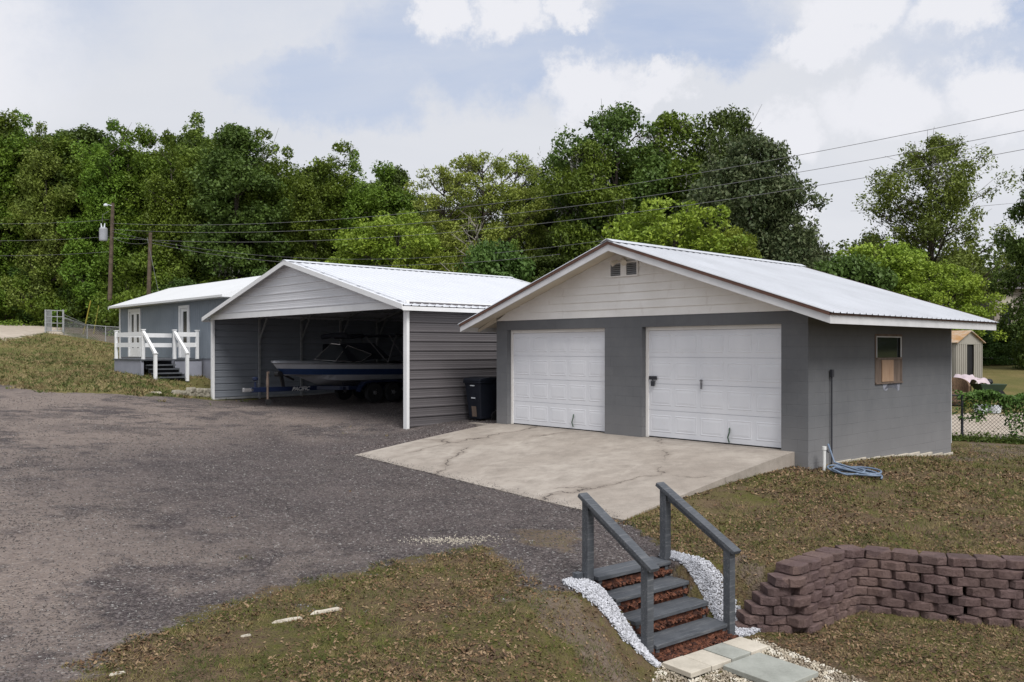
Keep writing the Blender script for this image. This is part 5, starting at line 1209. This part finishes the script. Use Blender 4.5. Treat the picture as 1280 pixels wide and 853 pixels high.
# ================================================================== POLES, WIRES
def pole(x, y, ht, lean, label, r0=.15):
    g = h(x, y); o = empty('utility_pole', (x, y, g), 0, label=label, cat='utility pole')
    m = MB(); m.tube([(0, 0, -.5), (lean*.5, 0, ht*.5), (lean, 0, ht)], [r0, r0*.85, r0*.68], 12); m.make('shaft', M['pole_wood'], o); return o, g
PXA = pxw(136, 60); g0 = h(PXA, 60)
pa, g = pole(PXA, 60, topz(254, 60)-g0, .28, 'tall wooden utility pole carrying a grey transformer, left of the mobile home', .17); Hp = topz(254, 60)-g0
m = MB(); m.lathe([(.02, 0), (.26, .02), (.28, .1), (.28, .85), (.2, .95), (.02, .97)], (-.28, -.2, Hp-2.7), 18); tr = m.make('transformer', M['transformer'], pa)
m = MB()
for dx in (-.1, .08): m.tube([(-.3+dx, -.2, Hp-1.78), (-.3+dx*1.5, -.2, Hp-1.45)], [.06, .03], 8)
m.make('bushing', M['plastic_white'], tr)
m = MB(); m.tube([(-.35, -.2, Hp-1.4), (-.3, -.3, Hp-.9), (.1, -.2, Hp-.6)], .015, 5); m.make('jumper', M['cable'], tr)
m = MB(); m.tube([(.25, -.1, Hp-.2), (.0, -.35, Hp-.15)], .025, 6); m.lathe([(.03, .1), (.13, .05), (.15, -.06), (.1, -.1)], (-.02, -.4, Hp-.2), 12); m.make('yard_lamp', M['plastic_white'], pa)
m = MB(); m.box((-.12, -.24, .7), (.14, -.14, 1.7)); m.make('meter_panel', M['red'], pa)
m = MB(); m.box((-.16, -.3, 1.55), (.0, -.245, 1.85)); m.box((.08, -.3, 1.4), (.26, -.245, 1.75)); m.make('meter', M['plastic_white'], pa)
PXB = pxw(184, 52); gb = h(PXB, 52); pb2, g = pole(PXB, 52, topz(291, 52)-gb, .2, 'shorter leaning wooden pole behind the roof of the mobile home', .15); Hb = topz(291, 52)-gb
# far pole to the right, outside the frame
XC, YC = -28+46.5*1.12+1.0, 60-29*1.12; gc = h(XC, YC); pcc, g = pole(XC, YC, 12, .0, 'utility pole beyond the right edge of the garage yard', .17)
def wire(p, q, sag, label, r=.012, grp='overhead wires'):
    p, q = Vector(p), Vector(q); m = MB(); pts = []
    for i in range(33):
        t = i/32; v = p.lerp(q, t); v.z -= 4*sag*t*(1-t); pts.append(v)
    m.tube(pts, r*.5, 5); o = m.make('overhead_wire', M['cable'], None); tag(o, label, 'wire', grp); return o
wx0 = PXA+.28
for hz0, h1, lab in ((8.8, 8.65, 'topmost of the three long overhead wires crossing the sky at right'), (8.38, 7.9, 'middle one of the three long overhead wires crossing the sky at right'), (7.8, 7.22, 'lowest of the three long overhead wires crossing the sky at right')):
    s_ = 1.8; t1 = 1/1.12; hE = (h1+4*s_*t1*(1-t1)-hz0*(1-t1))/t1; q = (-28+46.5*1.12, 60-29*1.12, 1.76+hE); wire((wx0, 59.9, 1.76+hz0), q, s_, lab, .022)
for k, (y0, y1) in enumerate(((277, 277), (298, 298), (317, 316))):
    wire((wx0-.2, 59.9, topz(y0-2, 60)), (pxw(-200, 60), 59, topz(y1-8, 60)), .5, '%s overhead wire running left from the transformer pole before the wood' % ['highest', 'middle', 'lowest'][k], .018)
wire((wx0, 59.9, topz(297, 60)), (PXB+.2, 52, topz(303, 52)), .25, 'short service wire linking the transformer pole to the leaning pole', .02)
wire((PXB+.2, 52, topz(304, 52)), (pxw(700, 40), 40, topz(318, 40)), .9, 'low service wire dipping behind the carport roof', .018)
wire((wx0, 59.9, topz(290, 60)), (pxw(760, 42), 42, topz(300, 42)), 1.4, 'service wire running low before the wood toward the garage peak', .018)
m = MB(); m.tube([(0, 0, Hb-.3), (1.7, -1.0, .4)], .012, 5)
guy = m.make('guy_wire', M['cable'], pb2)

# ================================================================== LEFT FENCE AND GATE
def chain_link(name, P, hts, mat, label, rail_r=.02, postr=.03, cell=.09, wire_r=.004, posts=True, cat='fence', group=None):
    """posts, rails and crossing wires following the ground from point to point"""
    o = empty(name, (P[0][0], P[0][1], h(*P[0])), 0, label=label, cat=cat, group=group) ; O = Vector((P[0][0], P[0][1], h(*P[0])))
    if posts:
        for (x, y), ht in zip(P, hts): g = h(x, y); m = MB(); m.tube([Vector((x, y, g-.2))-O, Vector((x, y, g+ht+.03))-O], postr, 8); m.make('post', mat, o)
    mr = MB(); mm = MB()
    for i in range(len(P)-1):
        a, b = Vector((*P[i], h(*P[i]))), Vector((*P[i+1], h(*P[i+1]))); L = (b-a).length; d = (b-a)/L; ha, hb_ = hts[i], hts[i+1]
        mr.tube([a-O+Vector((0, 0, ha)), b-O+Vector((0, 0, hb_))], rail_r, 6)
        n = int(L/cell); nr_ = Vector((0, 0, 1)).cross(d).normalized()*.002
        hh = min(ha, hb_)
        for s_ in (1, -1):
            for k in range(-int(hh/cell), n+int(hh/cell)):
                u0, u1 = k*cell, k*cell+s_*hh; z0, z1 = 0, hh
                if s_ == -1: pass
                def clip(u0, z0, u1, z1):
                    if u0 < 0 and u1 < 0 or u0 > L and u1 > L: return None
                    def at(u): return z0+(z1-z0)*(u-u0)/(u1-u0)
                    a0, b0, a1, b1 = u0, z0, u1, z1
                    if a0 < 0: b0 = at(0); a0 = 0
                    if a0 > L: b0 = at(L); a0 = L
                    if a1 < 0: b1 = at(0); a1 = 0
                    if a1 > L: b1 = at(L); a1 = L
                    return a0, b0, a1, b1
                c_ = clip(u0, z0, u1, z1)
                if c_ is None or abs(c_[0]-c_[2]) < .01: continue
                p0 = a+(b-a)*(c_[0]/L)+Vector((0, 0, c_[1]+.02)); p1 = a+(b-a)*(c_[2]/L)+Vector((0, 0, c_[3]+.0)); mm.beam(p0-O+nr_*s_, p1-O+nr_*s_, wire_r*1.6, wire_r*1.6)
    mr.make('top_rail', mat, o); mm.make('chain_mesh', mat, o, fixn=False); return o
g1, g2 = pxw(57, 46), pxw(79, 46.5)
chain_link('chain_link_fence', [(pxw(80, 46.6), 46.6), (pxw(109, 50), 50), (pxw(132, 50), 50), (pxw(175, 49), 49), (pxw(215, 48), 48)], [1.1, .98, 1.05, 1.05, 1.05], M['galv'], 'low chain-link fence running from the open gate toward the mobile home', cell=.11, wire_r=.004)
gt = empty('yard_gate', (g1, 46, h(g1, 46)), 0, label='grey tubular yard gate standing open at the top of the drive', cat='gate')
m = MB(); W = g2-g1; Hg = 1.22
m.tube([(0, 0, 0), (0, 0, Hg)], .05, 8); m.tube([(W, .5, 0), (W, .5, Hg+.02)], .05, 8); m.make('post', M['galv'], gt)
m = MB()
for z in (.08, .5, .85, Hg-.04): m.tube([(0, 0, z), (W, .5, z)], .022, 6)
for t_ in (.33, .66): m.tube([(W*t_, .5*t_, .08), (W*t_, .5*t_, Hg-.04)], .022, 6)
m.make('bars', M['galv'], gt)
m = MB()
for k in range(16): m.tube([(W*k/16*.36, .18*k/16, .05), (W*k/16*.36, .18*k/16, Hg)], .008, 4)
m.make('wire_infill', M['galv'], gt)
m = MB(); xg = pxw(80, 46.6); m.tube([(xg, 46.6, h(xg, 46.6)+1.55-.78+.12), (pxw(106, 50), 50, h(pxw(106, 50), 50)+.93)], .06, 8); tag(m.make('fallen_pipe', M['galv'], None), 'grey pipe slanting down from the open gate to the fence', 'pipe')
m = MB(); x = pxw(104, 57); g = h(x, 57); m.tube([(x, 57, g), (x+.5, 57, topz(376, 57))], .045, 8); tag(m.make('guy_marker', M['yellow'], None), 'bright yellow guy-wire marker leaning beside the transformer pole', 'marker')
m = MB(); x = pxw(117, 58); g = h(x, 58); m.tube([(x, 58, g), (x+.35, 58, topz(382, 58))], .032, 8); tag(m.make('guy_marker', M['yellow_pale'], None), 'fainter dull yellow guy-wire marker nearest the transformer pole', 'marker')

# ================================================================== RIGHT: FENCE WITH VINE, SHED, JUNK, BRICK HOUSE
FP = [(9.75, 23.6), (12.2, 23.2), (15.2, 22.6), (18.2, 22.0), (21.2, 21.4)]
chain_link('chain_link_fence', FP, [1.2]*5, M['conduit'], 'dark chain-link fence overgrown with vine behind the garage on the right', cell=.1, wire_r=.004, postr=.035)
r = np.random.default_rng(9); n = 15000; t = r.uniform(0, 1, n); X = 12.0+t*9.5; Y = 23.24-(X-12.0)*.2+r.normal(0, .12, n); k = vnoise(X, Y*0, .45, 3); top = 1.22+.16*vnoise(X, Y*0, .3, 1)
zz_ = np.where(r.uniform(0, 1, n) < .5, top-np.abs(r.normal(0, .13, n)), top-r.uniform(0, 1, n)*1.15*k**.7); keep = (X > 12.0) & (r.uniform(0, 1, n) < np.clip(.35+(X-12.2)*1.2, 0, 1))
X, Y, zz_ = X[keep], Y[keep], zz_[keep]; V, Fq = leaves_np(np.stack([X, Y, H(X, Y)+zz_], -1), np.tile([-.2, -.5, .6], (len(X), 1)), np.full(len(X), .05), r)
vn = mesh_np('fence_vine', V, Fq, M['leaf_hedge']); tag(vn, 'leafy green vine draped over the dark chain-link fence', 'vine')
r = np.random.default_rng(19); n = 9000; X = 10.2+r.uniform(0, 1, n)*11.5; Y = 23.05-(X-12.0)*.2+r.normal(0, .16, n); zz_ = np.abs(r.normal(0, .10, n))*(.6+vnoise(X, Y, .6))
V, Fq = leaves_np(np.stack([X, Y, H(X, Y)+zz_], -1), np.tile([0, 0, .8], (n, 1)), np.full(n, .04), r); tag(mesh_np('weeds', V, Fq, M['leaf_dark']), 'low dark weeds along the foot of the vine-covered fence', 'weeds', kind='stuff')
# shed
sx, sy = pxw(1196, 33), 33; sg = h(17.5, 33)
shed = empty('garden_shed', (16.47, 33.2, sg), math.radians(35), label='small beige metal shed with a rusty roof and an open dark doorway', cat='shed')
w2, dp, ht = .95, 1.25, 1.62
def shed_wall(name, O, U, length, z1):
    m = MB(); n = int(length/.15); m2 = []
    O = Vector(O); U = Vector(U); Nn = Vector((U.y, -U.x, 0))
    for i in range(n):
        a = O+U*(length*i/n); b = O+U*(length*(i+.5)/n); c = O+U*(length*(i+1)/n)
        for p, q, d in ((a, b, 0), (b, c, .02)): m.add([p+Nn*d, q+Nn*d, q+Nn*d+Vector((0, 0, z1)), p+Nn*d+Vector((0, 0, z1))], [(0,1,2,3)])
        m.add([b, b+Nn*.02, b+Nn*.02+Vector((0, 0, z1)), b+Vector((0, 0, z1))], [(0,1,2,3)])
    return m.make(name, M['shed_wall'], shed, fixn=False)
shed_wall('side_wall', (-w2, dp, 0), (0, -1, 0), 2*dp, ht); shed_wall('side_wall', (w2, -dp, 0), (0, 1, 0), 2*dp, ht); shed_wall('front_wall', (-w2, -dp, 0), (1, 0, 0), .75, ht); shed_wall('front_wall', (.35, -dp, 0), (1, 0, 0), .6, ht); shed_wall('back_wall', (w2, dp, 0), (-1, 0, 0), 2*w2, ht)
m = MB(); m.prism([(-w2, ht), (w2, ht), (0, ht+.38)], dp-.01, dp+.01, 'y'); m.make('gable', M['shed_wall'], shed); m = MB(); m.prism([(-w2, ht), (w2, ht), (0, ht+.38)], -dp-.01, -dp+.01, 'y'); m.box((-w2, -dp-.015, ht-.1), (w2, -dp+.01, ht)); m.make('gable', M['shed_wall'], shed)
m = MB(); m.add([(-w2-.1, -dp-.1, ht-.03), (0, -dp-.1, ht+.43), (w2+.1, -dp-.1, ht-.03), (-w2-.1, dp+.1, ht-.03), (0, dp+.1, ht+.43), (w2+.1, dp+.1, ht-.03)], [(0,1,4,3), (1,2,5,4)]); ro = m.make('roof', M['rusty_roof'], shed, fixn=False)
md = ro.modifiers.new('thick', 'SOLIDIFY'); md.thickness = .03
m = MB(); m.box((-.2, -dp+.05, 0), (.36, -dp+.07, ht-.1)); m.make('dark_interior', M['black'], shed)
def at_px(px, Z): x = pxw(px, Z); return x, Z, h(x, Z)
# folding table with a pink cloth, wicker armchair, buckets and tub
x, y, z = at_px(1208, 30); tb = empty('folding_table', (x, y, z), .3, label='low table covered by a pale pink cloth outside the beige shed', cat='table')
m = MB(); m.box((-.5, -.3, .66), (.5, .3, .69)); m.make('table_top', M['weathered_board'], tb)
for a in (-.45, .45):
    for b in (-.25, .25): m = MB(); m.tube([(a, b, 0), (a, b, .66)], .02, 6); m.make('leg', M['conduit'], tb)
m = MB(); nn = 12; vs = []
for j in range(nn+1):
    for i in range(nn+1):
        u, v = -.62+1.24*i/nn, -.42+.84*j/nn; ov = max(0, abs(u)-.5)+max(0, abs(v)-.3); vs.append((u+(.25 if u > .3 else 0)*.4, v, .7+.03*math.sin(i*1.7)*math.cos(j*1.3)-ov*1.4+ (.12 if -.3 < u < .1 else 0)))
m.add(vs, [(j*(nn+1)+i, j*(nn+1)+i+1, (j+1)*(nn+1)+i+1, (j+1)*(nn+1)+i) for j in range(nn) for i in range(nn)]); c_ = m.make('cloth', M['pink'], None, smooth=True); c_.location = (x, y, z+.01); c_.rotation_euler = (0, 0, .3); tag(c_, 'pale pink cloth draped over the low table by the shed', 'cloth')
x, y, z = at_px(1194, 29); wk = empty('wicker_chair', (x, y, z), -.5, label='brown wicker armchair half hidden by the garage back corner', cat='chair')
m = MB(); m.lathe([(.36, 0), (.4, .1), (.36, .38), (.33, .42), (.02, .43)], (0, 0, 0), 16); m.make('seat', M['wicker'], wk)
m = MB(); n = 14; vs = []
for i in range(n+1):
    a = math.pi*(.0+1.0*i/n); hh = .62+.28*math.sin(a)
    vs += [(.42*math.cos(a), .42*math.sin(a), .05), (.46*math.cos(a), .46*math.sin(a), hh)]
m.add(vs, [(2*i, 2*i+2, 2*i+3, 2*i+1) for i in range(n)]); b_ = m.make('backrest', M['wicker'], wk, fixn=False); md = b_.modifiers.new('thick', 'SOLIDIFY'); md.thickness = .06
def bucket(px, Z, r0, ht, mat, label, cat='bucket', name='bucket'):
    x, y, z = at_px(px, Z); m = MB(); m.lathe([(r0*.8, 0), (r0, ht), (r0*.93, ht), (r0*.75, .03)], (0, 0, 0), 16); o = m.make(name, mat, None); o.location = (x, y, z); tag(o, label, cat); return o
bucket(1226, 27.5, .22, .28, M['plastic_white'], 'white tub, left one of the two beyond the vine fence')
bucket(1243, 27.5, .22, .24, M['plastic_white'], 'white tub, right one of the two beyond the vine fence')
bucket(1211, 28.6, .2, .2, M['yellow_pale'], 'yellow tub under the low table by the shed')
x, y, z = at_px(1236, 30); gb_ = empty('garden_cart', (x, y, z), .1, label='dark green garden tub cart standing behind the white tubs', cat='cart')
m = MB(); m.add([(-.35, -.2, .2), (.35, -.2, .2), (.35, .2, .2), (-.35, .2, .2), (-.5, -.3, .5), (.5, -.3, .5), (.5, .3, .5), (-.5, .3, .5)], [(0,3,2,1), (0,1,5,4), (1,2,6,5), (2,3,7,6), (3,0,4,7), (4,5,6,7)]); m.make('tub', M['plastic_green'], gb_, bevel=.02)
for q_ in (-.25, .25): m = MB(); m.lathe([(.02, -.03), (.14, -.03), (.14, .03), (.02, .03)], (q_, -.28, .14), 14, 'y'); m.make('wheel', M['rubber'], gb_)
m = MB(); m.lathe([(.1, .5), (.14, .56), (.1, .66), (.02, .68)], (0, 0, 0), 12); m.make('load', M['black'], gb_)
m = MB(); xa, xb = pxw(1215, 44), pxw(1400, 41); m.tube([(xa, 44, topz(447, 44)), (xb, 41, topz(454, 41))], .035, 6)
for t_ in (.0, .33, .66, 1): x = xa+(xb-xa)*t_; y = 44-3*t_; g = h(x, y); m.tube([(x, y, g-.1), (x, y, topz(447, 44)*(1-t_)+topz(454, 41)*t_)], .03, 6)
tag(m.make('rail_fence', M['galv'], None), 'single-rail grey pipe fence along the lawn in front of the hedge', 'fence')
# brick house
bx = pxw(1243, 58); bh_ = empty('brick_house', (bx, 58, h(bx, 58)), math.radians(-10), label='two-storey tan brick house with an arched window behind the trees at right', cat='house')
gB = h(bx, 58); tH = topz(362, 58)-gB
m = MB(); wins = [(.45, 1.05, tH-3.0, tH-.7), (.4, 1.0, .9, 2.0), (4.2, 6.6, .6, 2.2)]
def cut_wall(m, x0, x1, z0, z1, holes, y0, y1):
    xs = sorted(set([x0, x1]+[q for hh in holes for q in hh[:2]]))
    for a, b in zip(xs[:-1], xs[1:]):
        hs = sorted([q[2:] for q in holes if q[0] <= a+1e-6 and q[1] >= b-1e-6]); z = z0
        for c, d in hs: m.box((a, y0, z), (b, y1, c)); z = d
        m.box((a, y0, z), (b, y1, z1))
cut_wall(m, 0, 12, -.5, tH, wins, 0, .25); m.box((0, .25, -.5), (.25, 8, tH)); m.box((11.75, .25, -.5), (12, 8, tH)); m.box((.25, 7.75, -.5), (11.75, 8, tH)); m.make('wall', M['tan_brick'], bh_)
for a, b, c, d in wins: m = MB(); m.box((a, .12, c), (b, .15, d)); m.make('window', M['screen_glass'], bh_)
m = MB(); m.lathe([(.3, -.02), (.36, -.02), (.36, .03), (.3, .03)], (.75, 0, tH-.7), 20, 'y'); m.box((.38, -.03, tH-3.0), (.45, -.003, tH-.7)); m.box((1.05, -.03, tH-3.0), (1.12, -.003, tH-.7)); m.make('arch_trim', M['paver'], bh_)
m = MB(); m.prism([(-.4, tH), (8.4, tH), (4, tH+1.3)], .0-.4, 12.4, 'x'); 
ro = m.make('roof', M['shingle'], bh_)
m = MB(); cut_wall(m, -4.2, -.3, -.5, 3.2, [(-3.9, -3.0, 1.6, 3.1)], 1.2, 1.4); m.box((-4.2, 1.4, -.5), (-4.0, 7, 3.2)); m.make('wing_wall', M['skirt'], bh_)
m = MB(); m.prism([(.8, 3.2), (7, 3.2), (3.9, 4.6)], -4.6, -.25, 'x'); m.make('wing_roof', M['shingle'], bh_)
m = MB(); m.box((-3.9, 1.28, 1.6), (-3.0, 1.3, 3.1)); m.make('wing_window', M['screen_glass'], bh_)
# vine and weeds against the mobile home etc.

# ================================================================== GRASS, LEAF LITTER, LOOSE STONES
r = np.random.default_rng(31)
def sample(n, x0, x1, y0, y1): return r.uniform(x0, x1, n), r.uniform(y0, y1, n)
def in_grass(x, y, th=.5):
    lt = soft_poly(x, y, *LOT); g = np.maximum.reduce([soft_poly(x, y, P, w_) for P, w_ in GRASS]+[(1-lt)*(y < 22)]); g = g + (vnoise(x, y, .5, 4)-.5)*.9 + (vnoise(x, y, .15, 5)-.5)*.4; return g > th
GARB = [(Gw(-.02, -.02)[:2]), Gw(GDP+.05, -.02)[:2], Gw(GDP+.05, GWD+.1)[:2], Gw(-3.95, GWD+.1)[:2], Gw(-4.6, .25)[:2], Gw(0, .25)[:2]]
STP = [Sw(-.02, .2)[:2], Sw(SW+.02, .2)[:2], Sw(SW+.02, -1.4)[:2], Sw(-.02, -1.4)[:2]]
PATHG = [(1.38, 8.12), (1.0, 6.9), (1.6, 6.0), (4.1, 6.4), (3.35, 7.55), (2.55, 8.85), (2.2, 8.7)]
STL = [Sw(-.3, .1)[:2], Sw(0, .1)[:2], Sw(0, -1.05)[:2], Sw(-.2, -1.05)[:2], Sw(-.36, -.7)[:2]]; STR = [Sw(SW, .12)[:2], Sw(SW+.2, .12)[:2], Sw(SW+.46, -.9)[:2], Sw(SW+.3, -1.1)[:2], Sw(SW, -1.05)[:2]]
WALLB = [(2.6, 9.0), (2.98, 9.05), (3.9, 9.88), (4.9, 9.47), (5.5, 9.3), (12, 8.25), (12, 8.55), (5.5, 9.6), (4.9, 9.75), (4.1, 10.15), (3.85, 10.12), (2.9, 9.3), (2.5, 9.4)]
def blocked(x, y): return inside(x, y, GARB) | inside(x, y, STP) | inside(x, y, PATHG) | inside(x, y, STL) | inside(x, y, STR) | inside(x, y, WALLB)
def cull(x, y, Zref, p=1.6): 
    d = np.hypot(x, y); return (r.uniform(0, 1, len(x)) < np.clip((Zref/d)**p, 0, 1)) & (np.abs(x/np.maximum(y, .1)) < .72) & (y > 5.2)
# grass blades
x, y = sample(1100000, -4, 13, 5.5, 22); k = cull(x, y, 7.5, 2.0); x, y = x[k], y[k]; k = in_grass(x, y) & ~blocked(x, y); x, y = x[k], y[k]
green = np.clip((vnoise(x, y, .9, 8)*.6+vnoise(x, y, .3, 9)*.5-.30)*2.4, .08, 1); k = r.uniform(0, 1, len(x)) < green; x, y = x[k], y[k]
print('blades', len(x))
def blades(name, x, y, hmin, hmax, wd, mat):
    n = len(x); sc = np.clip(np.hypot(x, y)/9, 1, 2.5); a = r.uniform(0, 2*np.pi, n); hh = r.uniform(hmin, hmax, n)*np.clip(sc, 1, 1.5); w_ = wd*sc; lx = r.normal(0, .8, n)*hh; ly = r.normal(0, .8, n)*hh; z = H(x, y)-.004
    V = np.stack([np.stack([x-np.cos(a)*w_, y-np.sin(a)*w_, z], -1), np.stack([x+np.cos(a)*w_, y+np.sin(a)*w_, z], -1), np.stack([x+lx, y+ly, z+hh], -1)], 1).reshape(-1, 3)
    o = mesh_np(name, V, np.arange(3*n).reshape(n, 3), mat); tag(o, kind='stuff'); return o
blades('grass', x, y, .012, .05, .0032, M['blades'])['label'] = 'short patchy green grass of the yard'
# leaf litter
x, y = sample(700000, -4, 13, 5.5, 20); k = cull(x, y, 8, 2.0); x, y = x[k], y[k]; k = in_grass(x, y, .55) & ~blocked(x, y); x, y = x[k], y[k]
dens = np.clip((vnoise(x, y, 1.1, 12)*.7+vnoise(x, y, .35, 13)*.5-.30)*2.0, .06, 1); dens = np.where((x > -1) & (x < 1.6) & (y < 9), dens+.15, dens); k = r.uniform(0, 1, len(x)) < dens*.75; x, y = x[k], y[k]; print('litter', len(x))
scatter_np('leaf_litter', np.stack([x, y, H(x, y)+r.uniform(.003, .018, len(x))], -1), r.uniform(.009, .022, len(x))*np.clip(np.hypot(x, y)/10, 1, 1.6), M['litter'], shape='leaf', seed=14)['label'] = 'dry brown fallen leaves scattered in the grass'
# tufts of dry grass on the left lawn
x, y = sample(260000, -30, -9, 24, 46); k = in_grass(x, y) ; x, y = x[k], y[k]; k = r.uniform(0, 1, len(x)) < np.clip(vnoise(x, y, 1.5, 3)*1.2-.2, .1, 1)*np.clip((30/np.hypot(x, y))**2, 0, 1); x, y = x[k], y[k]; print('dry', len(x))
blades('grass', x, y, .03, .08, .008, M['blades_dry'])['label'] = 'dry mown grass on the rise left of the mobile home'
# loose stones on the gravel lot
x, y = sample(400000, -14, 2.2, 5.5, 28); k = cull(x, y, 8.5, 2.0); x, y = x[k], y[k]; lot = soft_poly(x, y, *LOT) > .5; k = lot & ~in_grass(x, y, .6) & ~blocked(x, y); x, y = x[k], y[k]
k = r.uniform(0, 1, len(x)) < np.clip(.5+vnoise(x, y, 1.3, 21)*.8-(x < -4)*.35, .1, 1); x, y = x[k], y[k]; print('gravel', len(x))
scatter_np('gravel', np.stack([x, y, H(x, y)+.002], -1), r.uniform(.004, .011, len(x))*np.clip(np.hypot(x, y)/9, 1, 1.8), M['dark_gravel'], .6, seed=22)['label'] = 'loose dark and white gravel stones on the lot'
# gravel kicked onto the lower edge of the apron
n = 1500; yy = r.uniform(.4, GWD, n); Lc = 4.55-.65*(yy-.25)/7.72; xx = -Lc+np.abs(r.normal(0, .12, n))-.03; cg, sg_ = math.cos(GR), math.sin(GR)
X = GC.x+xx*cg-yy*sg_; Y = GC.y+xx*sg_+yy*cg; f_ = np.clip(-xx/Lc, 0, 1); zz_ = np.maximum(H(X, Y)+.004, -.002+(-.56+.13*(yy-.25)/7.72)*f_**1.15)
scatter_np('gravel', np.stack([X, Y, zz_], -1), r.uniform(.005, .014, n), M['dark_gravel'], .6, seed=24)['label'] = 'gravel spilled over the lower edge of the concrete apron'
# a few white chips near the grass patch
n = 420; x = -.7+r.normal(0, .3, n); y = 10.5+r.normal(0, .1, n); scatter_np('white_chips', np.stack([x, y, H(x, y)+.005], -1), r.uniform(.006, .013, n), M['paver'], .7, seed=23)['label'] = 'patch of pale chips on the gravel before the steps'
